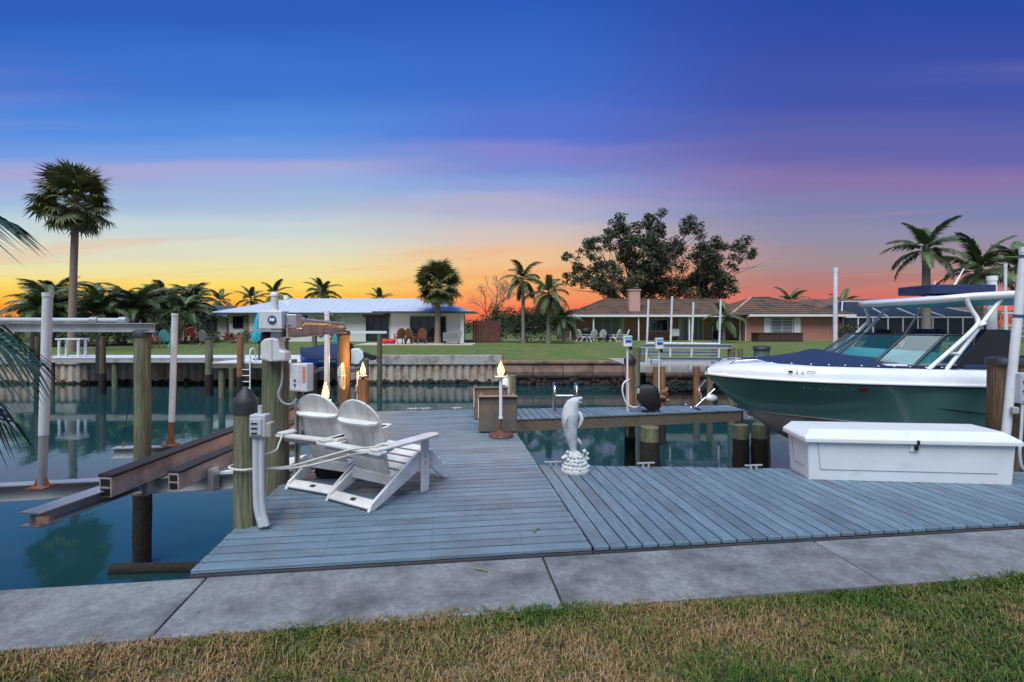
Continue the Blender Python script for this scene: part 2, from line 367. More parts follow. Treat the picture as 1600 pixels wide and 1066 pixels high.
PHI = R(7.47)                       # the near seawall and docks are turned by this against the far shore
U = V(math.cos(PHI), math.sin(PHI), 0); T = V(-math.sin(PHI), math.cos(PHI), 0)
def st(s, t, z=0): return tuple(U*s + T*t + V(0,0,z))
# ================================================================ the setting
from mathutils import noise as mnoise
rng = random.Random(7)
# water
struct(MB().add([(-300,-2,0),(300,-2,0),(300,29.3,0),(-300,29.3,0)], [(0,1,2,3)]).build('water', 'canal_water', loc=(0,0,WATER)))
struct(MB().add([(-300,-2,0),(300,-2,0),(300,31,0),(-300,31,0)], [(0,1,2,3)]).build('canal_bed', 'oyster', loc=(0,0,-3.2)))
# near ground (soil under the turf)
ss = [-60,-20] + [-8+.5*i for i in range(35)] + [20,60]; tt = [-60,-20,-6] + [-3+.4*i for i in range(15)] + [3.05, 3.13]
def gz(s, t): return -.075 + (.035*mnoise.noise((s*.5, t*.6, 3.3)) if -9 < s < 9.5 and t > -6 else 0) + .03*max(0, min(1, (s-1.5)/3))*max(0, min(1, (3.0-t)))
g = MB(); g.grid([[st(s, t, gz(s, t)) for s in ss] for t in tt]); ground = struct(g.build('ground', 'soil'))
g = MB(); vs = []; fs = []; tint = []
rb = random.Random(3)
for i in range(190000):
    s = rb.uniform(-5.2, 6.2); t = rb.uniform(1.35, 3.17) if rb.random() < .9 else rb.uniform(3.0, 3.17)
    edge = 3.125 + .035*mnoise.noise((s*2.3, 1.7, 0)) + .02*mnoise.noise((s*9, 4, 0))
    if t > edge: continue
    cl = mnoise.noise((s*7, t*7, 9)); 
    if cl < -.45 and rb.random() < .6: continue
    p = st(s, t, gz(s, t)-.004); a = rb.uniform(0, 2*PI); lean = rb.uniform(.1, 1.15); h = rb.uniform(.028, .066)*(1+.35*cl); w = rb.uniform(.0018, .0038)
    dx, dy = math.cos(a), math.sin(a); o = len(vs)
    for k, (hh, ln, ww) in enumerate(((0, 0, 1), (.6, .35, .9), (1, 1, 0))):
        cx = p[0]+dx*lean*h*ln; cy = p[1]+dy*lean*h*ln; cz = p[2]+h*hh*(1-.28*lean*ln)
        if ww: vs += [(cx-dy*w*ww, cy+dx*w*ww, cz), (cx+dy*w*ww, cy-dx*w*ww, cz)]
        else: vs.append((cx, cy, cz))
    fs += [(o, o+1, o+3, o+2), (o+2, o+3, o+4)]
    dry = .53 - .085*s + .55*mnoise.noise((s*.9+5, t*1.3, 1)) + .30*mnoise.noise((s*3.1, t*3.1, 6)) + rb.gauss(0, .20)
    dry = max(0, min(1, dry)); tint += [max(0, dry-.18), max(0, dry-.18), dry, dry, min(1, dry+.12)]
g.v = vs; g.f = fs; g.sm = [False]*len(fs); g.t = tint
grass = struct(tag(g.build('grass', 'turf'), 'coarse half dry brown and green turf', 'grass'), 'stuff')

# far ground
g = MB()
def fz(y): return interp([(28,-.27),(28.9,-.06),(34,.08),(43,.2),(52,.18),(80,.2)], y)
for x0, x1, ys in ((-800,-.55,[29.1,31,34,38,43,52,80,300,3000]), (-.55,800,[28.1,28.8,30,34,38,43,52,80,300,3000])):
    g.grid([[(x, y, (fz(y) if x1 < 0 or y > 33 else lerp(-.29, .06, (y-28.1)/4.9))) for x in (x0, x0*.05+x1*.95 if x1 < 0 else x0, x1*.04 if x1 > 0 else x1, x1)] for y in ys], True)
struct(g.build('lawn', 'lawn_far'))

# ---- near seawall cap: slabs
pav = bpy.data.objects.new('pavement', None); col.objects.link(pav); pav.rotation_euler = (0,0,PHI); struct(pav)
js = [-12,-8.4,-6.1,-3.9,-1.63,.73,2.95,5.2,7.4,9.7,12]
for a, b in zip(js, js[1:]):
    MB().bb(a+.007, b-.007, 3.09, 3.782, -.24, -.042+rng.uniform(-.003,.003)).build('slab', 'concrete', pav, bevel=.008)
wl = thing('seawall', 'near concrete seawall under the pavement slabs', 'seawall', (0,0,0), PHI)
MB().bb(-12, 12, 3.40, 3.74, -3.2, -.245).build('wall_face', 'wall_concrete', wl)

# ---- docks (boards one by one)
PITCH = .1306
def boards_under(root, x0, x1, y0, y1): pass
dock = thing('main_dock', 'wide blue grey board dock the two slatted chairs stand on', 'dock', (0,0,0), PHI)
bm = MB().box(0,0,-.014,2.865,PITCH-.022,.028).mesh('board', 'deck')
n = int((10.32-3.80)/PITCH)
for i in range(n+1):
    o = place(bm, 'board', dock, (-.313+rng.uniform(-.004,.004), 3.80+PITCH*(i+.5), rng.uniform(-.0015,.0015)), (R(rng.uniform(-.5,.5)),0,R(rng.uniform(-.06,.06))), .003, 1)
f = MB()
for s in (-1.70,-.9,-.1,.6,1.06): f.bb(s-.03, s+.03, 3.82, 10.3, -.22, -.032)
f.bb(-1.75, 1.12, 10.28, 10.33, -.24, -.034)
f.bb(-1.75, 1.12, 3.785, 3.835, -.25, -.033); f.build('joist', 'fascia_dark', dock)
side = thing('side_dock', 'blue grey board dock under the white dock box and dolphin', 'dock', (0,0,0), PHI)
def trear(s): return 6.12 - .185*(s-1.19)
i = 0; s = 1.128
while s < 7.2:
    c = s+PITCH/2; y1 = trear(c)
    MB().prism([(s+.0075, 3.80), (s+PITCH-.0075, 3.80), (s+PITCH-.0075, trear(s+PITCH)), (s+.0075, trear(s))], 'z', -.030, rng.uniform(-.0015,.0015)).build('board', 'deck', side, bevel=.004, seg=1)
    # grain runs along the board: turn object space
    s += PITCH; i += 1
f = MB()
f.bb(1.13, 7.1, 3.785, 3.83, -.25, -.036)
for t in (4.0, 4.5, 5.0): f.bb(1.13, 7.1, t-.03, t+.03, -.2, -.033)
f.prism([(1.13, trear(1.13)-.06), (7.1, trear(7.1)-.06), (7.1, trear(7.1)-.01), (1.13, trear(1.13)-.01)], 'z', -.22, -.034)
f.build('joist', 'fascia_dark', side)
fing = thing('finger_dock', 'narrow board finger dock carrying the chrome ladder rails', 'dock', (0,0,0), PHI)
def ff(s): return 9.17 + (s-1.12)*.086
def fb(s): return 10.30 - (s-1.12)*.02
s = 1.13
while s < 5.85:
    MB().prism([(s+.0075, ff(s)), (s+PITCH-.0075, ff(s+PITCH)), (s+PITCH-.0075, fb(s)), (s+.0075, fb(s))], 'z', -.030, rng.uniform(-.0015,.0015)).build('board', 'deck', fing, bevel=.004, seg=1)
    s += PITCH
MB().prism([(1.12, ff(1.12)+.02), (5.9, ff(5.9)+.02), (5.9, ff(5.9)+.07), (1.12, ff(1.12)+.07)], 'z', -.235, -.034).build('fascia_beam', 'fascia', fing)
f = MB(); f.prism([(1.12, fb(1.12)-.09), (5.9, fb(5.9)-.09), (5.9, fb(5.9)-.03), (1.12, fb(1.12)-.03)], 'z', -.22, -.034)
for s in (1.6,2.5,3.4,4.3,5.2): f.bb(s-.03, s+.03, ff(s)+.08, fb(s)-.1, -.2, -.036)
f.build('joist', 'fascia_dark', fing)
# boards laid along the other axis use a material whose grain follows y
m2 = MATS['deck'].copy(); m2.name = 'deck_cross'; MATS['deck_cross'] = m2
for nd in m2.node_tree.nodes:
    if nd.type == 'MAPPING': nd.inputs['Scale'].default_value = (22, 1, 22)
for root in (side, fing):
    for o in root.children:
        if o.name.startswith('board'): o.data.materials[0] = m2

def screws(root, pts):
    m = MB()
    for (x, y) in pts: m.add([(x+.0052*math.cos(a), y+.0052*math.sin(a), .0022) for a in (0,1.05,2.09,3.14,4.19,5.24)], [(0,1,2,3,4,5)])
    struct(m.build('screw_heads', 'fascia_dark', root), 'stuff')
screws(dock, [(s+rng.uniform(-.006,.006), 3.80+PITCH*(i+q)+rng.uniform(-.005,.005)) for i in range(n+1) for s in (-1.70,-.9,-.1,.6,1.06) for q in (.24,.76)])
screws(side, [(1.128+PITCH*(i+q)+rng.uniform(-.005,.005), t+rng.uniform(-.006,.006)) for i in range(45) for t in (3.85,4.5,5.0) for q in (.24,.76)])
# ---- piles
def pile(name, label, x, y, ztop, r, m='pile', cap=None, wet=True, cat='pile', group=None, zwet=-.64, n=18, bot=-2.4, capr=1.05):
    t = thing(name, label, cat, (x,y,0), rng.uniform(0,6), group)
    MB().tube([(0,0,zwet),(rng.uniform(-.01,.01),0,(zwet+ztop)/2),(0,0,ztop)], [r*1.03,r*1.01,r*.98], n).build('shaft', m, t)
    if wet:
        w = MB(); rows = []
        for i in range(10):
            z = lerp(bot, zwet+.02, i/9); rows.append([(q*math.cos(2*PI*j/n), q*math.sin(2*PI*j/n), z) for j in range(n) for q in [r*(1.06+.22*abs(mnoise.noise((j*.9+x*3, z*6, y))))]])
        w.grid(rows, True, True); w.add(rows[-1], [tuple(range(n))]); w.build('wet_base', 'oyster', t)
    if cap == 'cone':
        MB().lathe([(r*capr,ztop-.11),(r*capr*1.03,ztop-.02),(r*capr,ztop),(r*.55,ztop+.075),(r*.12,ztop+.115),(.001,ztop+.12)]).build('cap', 'black_rubber', t)
    elif cap == 'flat':
        MB().lathe([(r*1.12,ztop-.06),(r*1.12,ztop+.01),(r*.9,ztop+.03),(.001,ztop+.035)]).build('cap', 'black_rubber', t)
    return t
pile('mooring_pile', 'weathered green pile with black pointed cap and grey outlet box', -2.27, 4.36, 1.06, .092, 'pile', 'cone')
pile('lift_pile', 'thick green pile under the white round-logo lift motor', -2.55, 5.52, 1.60, .135, 'pile', 'flat')
pile('lift_pile', 'pile holding the far end of the motor beam, rope coil hung on it', -3.46, 10.5, 1.55, .125, 'pile_brown', 'flat')
pile('lift_pile', 'green pile carrying the long aluminium beam over the water', -5.10, 7.06, 1.60, .100, 'pile', 'flat')
pile('dock_pile', 'short cut pile with pale top beside the taupe chairs', -.02, 10.45, .67, .11, 'pile', None)
pile('dock_pile', 'orange brown pile with black cap at the finger dock', 2.44, 10.6, 1.0, .10, 'pile_orange', 'cone', capr=1.2)
pile('dock_pile', 'low pile carrying an amber lamp at the dock corner', -2.97, 10.25, .62, .115, 'pile_orange', None)  # orange of the lamp's light is put into this pile's colour
for i, (s, t) in enumerate(((3.05, 9.62), (3.2, 9.75))):
    pass
for (x, y, lb) in ((2.62, 9.75, 'dark wet pile under the middle of the finger dock'), (4.45, 9.95, 'dark wet pile under the finger dock tip, farther from the boat'), (4.83, 10.0, 'dark wet pile under the finger dock tip, against the bow')):
    pile('dock_pile', lb, x, y, -.24, .17 if x < 3 else .135, 'pile', zwet=-.52)
pile('lift_pile', 'dark brown lift pile with black flat cap behind the dock box end', 6.05, 6.25, 1.28, .19, 'pile_brown', 'flat')
# half sunk log across the pile foot
t = tag(MB().tube([(-5.35,6.85,-1.58),(-3.6,6.95,-1.585),(-2.5,7.0,-1.59)], .085, 12).build('sunken_log', 'oyster'), 'dark horizontal log lying at the water line by the lift pile', 'log')

# ---- far seawalls
sw = thing('seawall', 'far corrugated sheet seawall with pale concrete cap', 'seawall')
MB().bb(-62, -.55, 28.75, 29.15, -.52, 0).build('cap', 'cap_concrete', sw, bevel=.02)
PW = .43
pm = MB().prism([(-.215,0),(-.10,-.12),(.10,-.12),(.215,0),(.215,.05),(-.215,.05)], 'z', -1.75, -.51).mesh('panel', 'wall_panel')
pm2 = pm.copy(); pm2.materials[0] = MATS['wall_panel_rust']
x = -.8; i = 0
while x > -36:
    place(pm if x > -15 else pm2, 'panel', sw, (x, 28.95, 0)); x -= PW; i += 1
struct(MB().bb(-62, -.55, 29.02, 29.4, -3, -.05).build('wall_backing', 'wall_panel', sw), 'structure')
o = MB()
for i in range(620):
    x = rng.uniform(-36, -.6); r = rng.uniform(.05, .17); o.ball((x, 28.80+rng.uniform(-.1,.05), WATER+rng.uniform(-.02,.22)*rng.random()), r, r*.7, r*rng.uniform(.6,1.3), 6, 4)
struct(o.build('oyster_crust', 'oyster', sw), 'stuff')
sw2 = thing('seawall', 'lower reddish concrete panel seawall below the coral house lawn', 'seawall')
MB().bb(-.5, 60, 27.85, 28.2, -.40, -.25).build('cap', 'wall_concrete', sw2, bevel=.02)
pm = MB().prism([(28.1,-.41),(27.98,-.41),(27.93,-.6),(27.90,-.85),(27.95,-1.05),(28.05,-1.2),(28.1,-1.2)], 'x', -.80, .80).mesh('panel', 'wall_concrete')
for i in range(24): place(pm, 'panel', sw2, (.35+i*1.63, 0, 0))
MB().bb(-.5, 60, 28.12, 28.4, -3, -.30).build('wall_backing', 'oyster', sw2)  # undercut foot coloured near black, its shadow put into the material
o = MB()
for i in range(260):
    x = rng.uniform(-.5, 16); r = rng.uniform(.06, .2); o.ball((x, 28.02+rng.uniform(-.1,.05), WATER+rng.uniform(0,.4)*rng.random()), r, r*.7, r, 6, 4)
struct(o.build('oyster_crust', 'oyster', sw2), 'stuff')

# ---- far timber dock with its L platform
fd = thing('far_dock', 'long pale timber dock along the far seawall with platform', 'dock')
bm = MB().box(0,0,0,.185,2.3,.04).mesh('board', 'cap_concrete')
x = -24.4
fdm = MB().box(0,0,0,.19,2.28,.04).mesh('board', 'white_paint')
while x < -9.6:
    place(fdm, 'board', fd, (x, 27.6, .0)); x += .2
fdm = MB().box(0,0,0,.19,3.4,.04).mesh('board', 'white_paint')
x = -13.4
while x < -9.8:
    place(fdm, 'board', fd, (x, 24.75, -.005)); x += .2
MB().bb(-24.5, -13.5, 26.48, 26.56, -.24, -.025).build('fascia_beam', 'cap_concrete', fd)
MB().bb(-13.5, -9.75, 23.05, 23.12, -.24, -.03).build('fascia_beam', 'fascia', fd)
for (x, y) in ((-24,26.7),(-20.7,26.7),(-17.6,26.7),(-14.6,26.7),(-13.2,23.3),(-10,23.3)):
    MB().cyl((x,y,-2.4), (x,y,-.03), .14, .14, 12).build('support_pile', 'pile', fd)
fp = 'far mooring piles'
for (px_, y, zt, r, m, lb) in ((-22.7,24.5,1.17,.13,'pile_brown','brown far pile with black bumper strip beside the fish table'),(-19.6,24.5,1.15,.14,'pile_brown','brown far pile with black bumper strip under the aluminium beam'),
        (-14.2,24.0,1.10,.16,'pile','green far pile at the platform corner'),(-12.2,23.0,1.2,.14,'pile_orange','orange far pile beside the dock ladder')):
    pl = pile('mooring_pile', lb, px_, y, zt, r, m, 'flat' if m == 'pile' else None, n=12)
    if m == 'pile_brown': pl.rotation_euler = (0,0,0); MB().box(-.13,-.1,.32,.16,.1,1.8).build('bumper', 'black_rubber', pl)
# dock ladder
ld = thing('dock_ladder', 'pale metal ladder on the far platform, going down to the water', 'ladder', (-12.0,22.95,0))
for x in (-.26,.26): MB().tube([(x,.5,0),(x,.5,.45),(x,.42,.6),(x,.25,.66),(x,.05,.6),(x,0,.45),(x,0,-1.7)], .035, 8).build('rail', 'pvc', ld)
for i in range(6): MB().cyl((-.26,0,-.3-i*.27), (.26,0,-.3-i*.27), .025, n=8).build('rung', 'pvc', ld)
# closed umbrella
um = thing('umbrella', 'closed turquoise umbrella standing on the far platform', 'umbrella', (-12.3,24.9,0.01))
MB().cyl((0,0,0),(0,0,2.3),.025,n=8).build('pole', 'dark_trim', um)
MB().lathe([(.28,0),(.28,.06),(.05,.08),(.04,.25)]).build('base', 'dark_trim', um)
rows = []
for z, r in ((.92,.27),(1.0,.34),(1.3,.27),(1.7,.21),(2.0,.15),(2.2,.09),(2.32,.02)):
    rows.append([((r*(1+.16*math.cos(8*a)))*math.cos(a), (r*(1+.16*math.cos(8*a)))*math.sin(a), z+.03*math.cos(8*a+1)*(z < .95)) for a in [2*PI*j/40 for j in range(40)]])
MB().grid(rows, True, True).build('canopy', 'turq_cloth', um)
# fish cleaning table
ft_ = thing('fish_table', 'small white cleaning table on the far dock', 'table', (-23.1,26.9,0.02))
MB().box(0,0,.95,1.3,.6,.08).build('table_top', 'white_paint', ft_)
for x in (-.5,.5):
    for y in (-.22,.22): MB().box(x,y,.46,.09,.09,.92).build('leg', 'white_paint', ft_)
# ================================================================ things on the docks
def xf(mb, m): mb.v = [tuple(m @ V(*p)) for p in mb.v]; return mb

# ---- slatted lawn chairs with folded out foot rests
def lawn_chair(label, loc, rz):
    t = thing('lawn_chair', label, 'chair', loc, rz, 'white slatted chairs on the dock')
    for x in (-.255, .255):
        MB().prism([(-.02,.0),(.05,.0),(.74,.26),(.82,.30),(.83,.40),(.66,.42),(.40,.285),(.02,.07)], 'x', x-.014, x+.014).build('side_rail', 'white_poly', t, bevel=.006)
        MB().prism([(.66,0),(.76,0),(.76,.555),(.66,.555)], 'x', x+math.copysign(.016,x), x+math.copysign(.044,x)).build('leg', 'white_poly', t, bevel=.006)
        MB().prism([(.80,0.02),(.855,.02),(.855,.36),(.80,.36)], 'x', x-math.copysign(.05,x), x-math.copysign(.022,x)).build('brace', 'white_poly', t, bevel=.005)
        c = x*1.24
        pl = [(c-.045,-.02),(c+.045,-.02),(c+.068,.30),(c+.07,.70),(c+.062,.80),(c+.03,.85),(c-.03,.85),(c-.062,.80),(c-.07,.70),(c-.06,.30)]
        MB().prism(pl, 'z', .556, .582).build('arm', 'white_poly', t, bevel=.007)
        # curved foot rest rail
        MB().prism([(.80,.28),(.88,.20),(1.00,.10),(1.12,.02),(1.155,.04),(1.15,.11),(1.06,.22),(.96,.32),(.86,.385),(.80,.40)], 'x', x*.86-.013, x*.86+.013).build('foot_rail', 'white_poly', t, bevel=.006)
    for i in range(5):
        q = i/4; y = lerp(.34,.765,q); z = lerp(.258,.412,q)
        MB().box(0, y, z, .50, .088, .022, (R(19.5),0,0)).build('seat_slat', 'white_poly', t, bevel=.006)
    for i in range(4):
        q = i/3; MB().box(0, lerp(.90,1.115,q), lerp(.365,.165,q)+.012*math.sin(q*PI), .46, .07, .02, (R(lerp(-30,-52,q)),0,0)).build('foot_slat', 'white_poly', t, bevel=.006)
    MB().box(0,.045,.045,.482,.115,.024,(R(22),0,0)).build('rear_stretcher', 'white_poly', t, bevel=.006)
    MB().box(.02,.043,.0585,.055,.036,.004,(R(22),0,0)).build('name_plate', 'black', t)
    MB().box(0,.30,.205,.482,.028,.10,(R(0),0,0)).build('back_stretcher', 'white_poly', t, bevel=.006)
    lean = Matrix.Translation((0,.315,.235)) @ Matrix.Rotation(R(17.5),4,'X')
    hw = lambda h: lerp(.205,.262,min(1,h/.54))
    for k in range(4):
        q0 = -1+k*.5+.012; q1 = -.5+k*.5-.012; pts = [(q0*hw(0),0),(q1*hw(0),0),(q1*hw(.3),.3),(q1*hw(.54),.54)]
        if k == 3: pts.pop()
        for i in range(9):
            q = lerp(q1,q0,i/8); q = max(-.995, min(.995, q)); pts.append((q*.262, .54+.25*math.sqrt(1-q*q)))
        if k == 0: pts.pop()
        pts.append((q0*hw(.54),.54)); pts.append((q0*hw(.3),.3))
        seen = []; [seen.append(p) for p in pts if all(abs(p[0]-s[0])+abs(p[1]-s[1]) > .004 for s in seen)]
        xf(MB().prism(seen, 'y', -.011, .011), lean).build('back_slat', 'white_poly', t, bevel=.004, seg=1)
    arc = [(-.245,-.012),(.245,-.012),(.235,-.05),(.16,-.085),(.0,-.098),(-.16,-.085),(-.235,-.05)]
    xf(MB().prism([(x, y) for x, y in arc], 'z', .565, .592), lean).build('back_brace', 'white_poly', t, bevel=.006)
    MB().bb(-.385,.385,-.02,.085,.527,.555).build('arm_brace', 'white_poly', t, bevel=.007)
    MB().bb(-.36,.36,.062,.088,.47,.526).build('arm_brace', 'white_poly', t, bevel=.006)
    for x in (-.301,.301):
        for z in (.30,.36):
            MB().cyl((x-.002,.70,z),(x+math.copysign(.003,x),.70,z),.007,n=8).build('bolt', 'rust', t)
    return t
ch1 = lawn_chair('white slatted chair with the white rope tied to its arm', (-1.54,4.80,.002), R(-31.9)); ch1.scale = (1.13,1,1)
ch2 = lawn_chair('white slatted chair beside the green motor pile, other chair overlapping it', (-2.07,5.19,.002), R(-24)); ch2.scale = (1.13,1,1)

# ---- rope
rp = thing('rope', 'white rope running from the capped pile to the slatted chairs', 'rope', (-2.27,4.36,0))
MB().tube([(.122*math.cos(a),.122*math.sin(a),.50+.006*math.sin(2*a)) for a in [2*PI*j/24 for j in range(25)]], .011, 8).build('loop', 'rope', rp)
def rel(p): return (p[0]+2.27, p[1]-4.36, p[2])
for path in ([(-2.17,4.30,.49),(-1.95,4.45,.47),(-1.70,4.55,.52),(-1.45,4.60,.58),(-1.24,4.66,.592),(-1.19,4.72,.60)],
             [(-2.17,4.29,.50),(-1.95,4.44,.455),(-1.72,4.52,.475),(-1.45,4.62,.53),(-1.30,4.63,.55),(-1.22,4.66,.57),(-1.19,4.72,.60)],
             [(-2.19,4.45,.56),(-2.22,4.8,.52),(-2.32,5.1,.52),(-2.36,5.25,.56),(-2.38,5.32,.585)]):
    MB().tube([rel(p) for p in smooth_path(path)], .0095, 6).build('strand', 'rope', rp)
for k in range(3):
    MB().tube([rel((-1.18+.02*k, 4.70+.03*k, .57+.045*math.cos(a))) if False else rel((-1.19+.075*math.cos(a)+.012*k, 4.71+.04*math.sin(a)*.3+.012*k, .57+.035*math.sin(a))) for a in [2*PI*j/16 for j in range(17)]], .008, 6).build('loop', 'rope', rp)
MB().tube([rel(p) for p in smooth_path([(-1.17,4.70,.56),(-1.165,4.70,.45),(-1.16,4.70,.36)])], .007, 6).build('strand', 'rope', rp)

# ---- taupe tub chairs
def tub_chair(label, loc, rz):
    t = thing('tub_chair', label, 'armchair', loc, rz, 'taupe chairs at the dock corner')
    MB().box(0,-.25,.29,.60,.07,.56).build('backrest', 'taupe', t, bevel=.02)
    for x in (-.27,.27): MB().box(x,.06,.28,.065,.545,.55).build('arm', 'taupe', t, bevel=.025)
    MB().box(0,.06,.16,.472,.545,.28).build('seat', 'taupe', t, bevel=.01)
    MB().box(0,.07,.35,.46,.52,.11).build('cushion', 'cushion', t, bevel=.035, seg=3)
    MB().box(0,-.27,.575,.62,.11,.03).build('top_rail', 'taupe', t, bevel=.013)
    MB().box(-.305,-.27,.40,.014,.08,.34).build('piping', 'cushion', t, bevel=.006)
    return t
tub_chair('taupe tub chair just behind the lamp with the iron base', (-.235,8.33,.002), R(3))
tub_chair('taupe tub chair tucked behind the other, beside the short cut pile', (-.40,9.48,.002), R(5))
fd_ = thing('boat_fender', 'rounded white fender standing between taupe chair and short pile', 'fender', (-.125,9.95,0.002))
MB().lathe([(.05,0),(.085,.05),(.09,.3),(.09,.52),(.075,.62),(.04,.67),(.001,.69)]).build('body', 'white_poly', fd_)
MB().tube([(0,0,.66),(.03,0,.74),(.06,0,.66)], .012, 6).build('eye', 'white_poly', fd_)

# ---- amber lamps
def bulb_parts(t, z, r=.06, h=.115, watt=9):
    MB().lathe([(.012,z-h),(r*.55,z-h*.85),(r*.82,z-h*.5),(r*.86,z-h*.2),(r*.7,z+h*.15),(r*.42,z+h*.5),(r*.2,z+h*.78),(.004,z+h)], n=16).build('bulb', 'bulb', t)
    MB().lathe([(.04,z-h-.035),(.085,z-h-.012),(.09,z-h),(.02,z-h+.004)], n=16).build('saucer', 'white_paint', t)
    for k in range(3):
        a = 2*PI*k/3+.4; MB().tube([(.085*math.cos(a),.085*math.sin(a),z-h),(.095*math.cos(a),.095*math.sin(a),z),(.03*math.cos(a),.03*math.sin(a),z+h+.02)], .004, 5).build('cage_wire', 'dark_trim', t)
    ld = bpy.data.lights.new('lamp_light', 'POINT'); ld.energy = watt; ld.color = (1,.50,.14); ld.shadow_soft_size = .06
    lo = bpy.data.objects.new('lamp_light', ld); col.objects.link(lo); lo.parent = t; lo.location = (0,0,z+h+.10)
lp = thing('lamp', 'lit amber lamp on white pole with round rusty iron base', 'lamp', (-.17,7.80,0))
MB().lathe([(.19,.004),(.19,.03),(.15,.05),(.05,.07),(.025,.10)]).build('base', 'iron_red', lp)
for k in range(10):
    a = 2*PI*k/10; MB().ball((.155*math.cos(a),.155*math.sin(a),.045),.028,.028,.016,8,5).build('base_ornament', 'iron_red', lp)
MB().cyl((0,0,.08),(0,0,.30),.014,n=10).build('stem', 'iron_red', lp)
MB().cyl((0,0,.29),(0,0,.905),.026,n=14).build('pole', 'white_paint', lp)
MB().cyl((0,0,.275),(0,0,.305),.034,n=14).build('collar', 'white_paint', lp)
bulb_parts(lp, 1.035, watt=45)
lp = thing('lamp', 'lit amber lamp between the two slatted chairs and the thin white guide pole', 'lamp', (-2.77,7.6,0))
MB().cyl((0,0,0),(0,0,.57),.024,n=12).build('pole', 'pile_brown', lp); MB().box(0,0,.01,.16,.16,.02).build('base', 'dark_trim', lp)
bulb_parts(lp, .715, .058, .13, watt=28)
lp = thing('lamp', 'lit amber lamp on the low corner pile of the main dock', 'lamp', (-2.97,10.2,.62))
MB().cyl((0,0,0),(0,0,.05),.03,n=12).build('stem', 'dark_trim', lp)
bulb_parts(lp, .20, .06, .125, watt=50)

# ---- dolphin statue
k = .000972
dl = thing('dolphin_statue', 'pale grey concrete dolphin standing on its tail over pebble base', 'statue', (.735,5.93,.002), R(4))
def D(zx, zy, y=0): return V((zx-300)*k, y, (985-zy)*k)
cl_ = [(352,108,14),(335,122,30),(305,142,56),(272,175,78),(250,230,94),(240,300,103),(234,390,99),(240,480,84),(252,570,68),(264,650,50),(274,715,38),(280,760,34)]
rows = []; n = 18; cps = [D(a,b) for a, b, _ in cl_]
for i, (a, b, r) in enumerate(cl_):
    d = (cps[min(i+1,len(cps)-1)]-cps[max(i-1,0)]).normalized(); sd = V(0,1,0); up = sd.cross(d)
    rows.append([cps[i] + up*(r*k*math.cos(2*PI*j/n)) + sd*(r*k*.92*math.sin(2*PI*j/n)) for j in range(n)])
b = MB().grid(rows, True, True); b.add(rows[0], [tuple(range(n))]); b.add(rows[-1], [tuple(range(n))])
b.ball(D(358,112),.030,.022,.020); b.ball(D(352,158),.024,.018,.012)
body = b.build('body', 'statue', dl)
def fin(pts, name, th=.014):
    f = MB(); rows = []
    for p, w, ax in pts:
        p = V(*p); ax = V(*ax).normalized(); s_ = V(0,1,0) if abs(ax.y) < .8 else V(1,0,0)
        rows.append([p+ax*(w*math.cos(2*PI*j/10))+s_*(th*math.sin(2*PI*j/10)) for j in range(10)])
    f.grid(rows, True, True); f.add(rows[0],[tuple(range(10))]); f.add(rows[-1],[tuple(range(10))]); return f.build(name, 'statue', dl)
fin([(D(325,262,-.03),.018,(1,0,.6)),(D(350,290,-.05),.022,(1,0,.3)),(D(366,345,-.06),.024,(1,0,0)),(D(352,400,-.06),.020,(1,0,-.3)),(D(325,450,-.055),.006,(1,0,-.5))], 'flipper')
fin([(D(205,290,-.06),.03,(.4,0,1)),(D(180,330,-.085),.034,(.5,0,1)),(D(160,365,-.10),.026,(.5,0,1)),(D(150,385,-.105),.006,(.5,0,1))], 'flipper', .02)
fin([(D(318,600),.03,(.3,0,1)),(D(345,620),.026,(.3,0,1)),(D(368,648),.018,(.3,0,1)),(D(378,665),.005,(.3,0,1))], 'dorsal_fin', .012)
fin([(D(282,755),.03,(0,.3,1)),(D(230,775),.034,(0,.3,1)),(D(180,800),.026,(0,.3,1)),(D(132,820),.006,(0,.3,1))], 'tail_fluke', .035)
fin([(D(282,755),.03,(0,-.3,1)),(D(335,775),.036,(0,-.3,1)),(D(375,800),.03,(0,-.3,1)),(D(402,820),.008,(0,-.3,1))], 'tail_fluke', .035)
MB().lathe([(.162,0),(.168,.02),(.160,.05),(.14,.07),(.10,.12),(.06,.19),(.03,.24),(.001,.245)]).build('base', 'statue', dl)
pr = random.Random(5)
pb = MB().ball((0,0,0),.022,.022,.017,8,6).mesh('pebble', 'statue')
for ring, (rr, z, nn) in enumerate(((.146,.066,22),(.122,.105,19),(.098,.14,15),(.075,.178,11))):
    for j in range(nn):
        a = 2*PI*j/nn+ring*.3; o = place(pb, 'pebble', dl, (rr*math.cos(a), rr*math.sin(a), z+pr.uniform(-.006,.006)), (pr.uniform(0,3),pr.uniform(0,3),pr.uniform(0,3))); q = pr.uniform(.7,1.15); o.scale = (q,q,q)
for (zx, zy, r) in ((200,745,.022),(403,735,.024),(437,765,.020),(440,825,.022),(405,860,.02)):
    p = D(zx,zy,-.03); MB().tube([(p.x*.6,-.02,.14),(p.x*.85,-.025,(p.z+.13)/2),tuple(p)], .010, 6).ball(p, r).build('foam_drop', 'statue', dl)

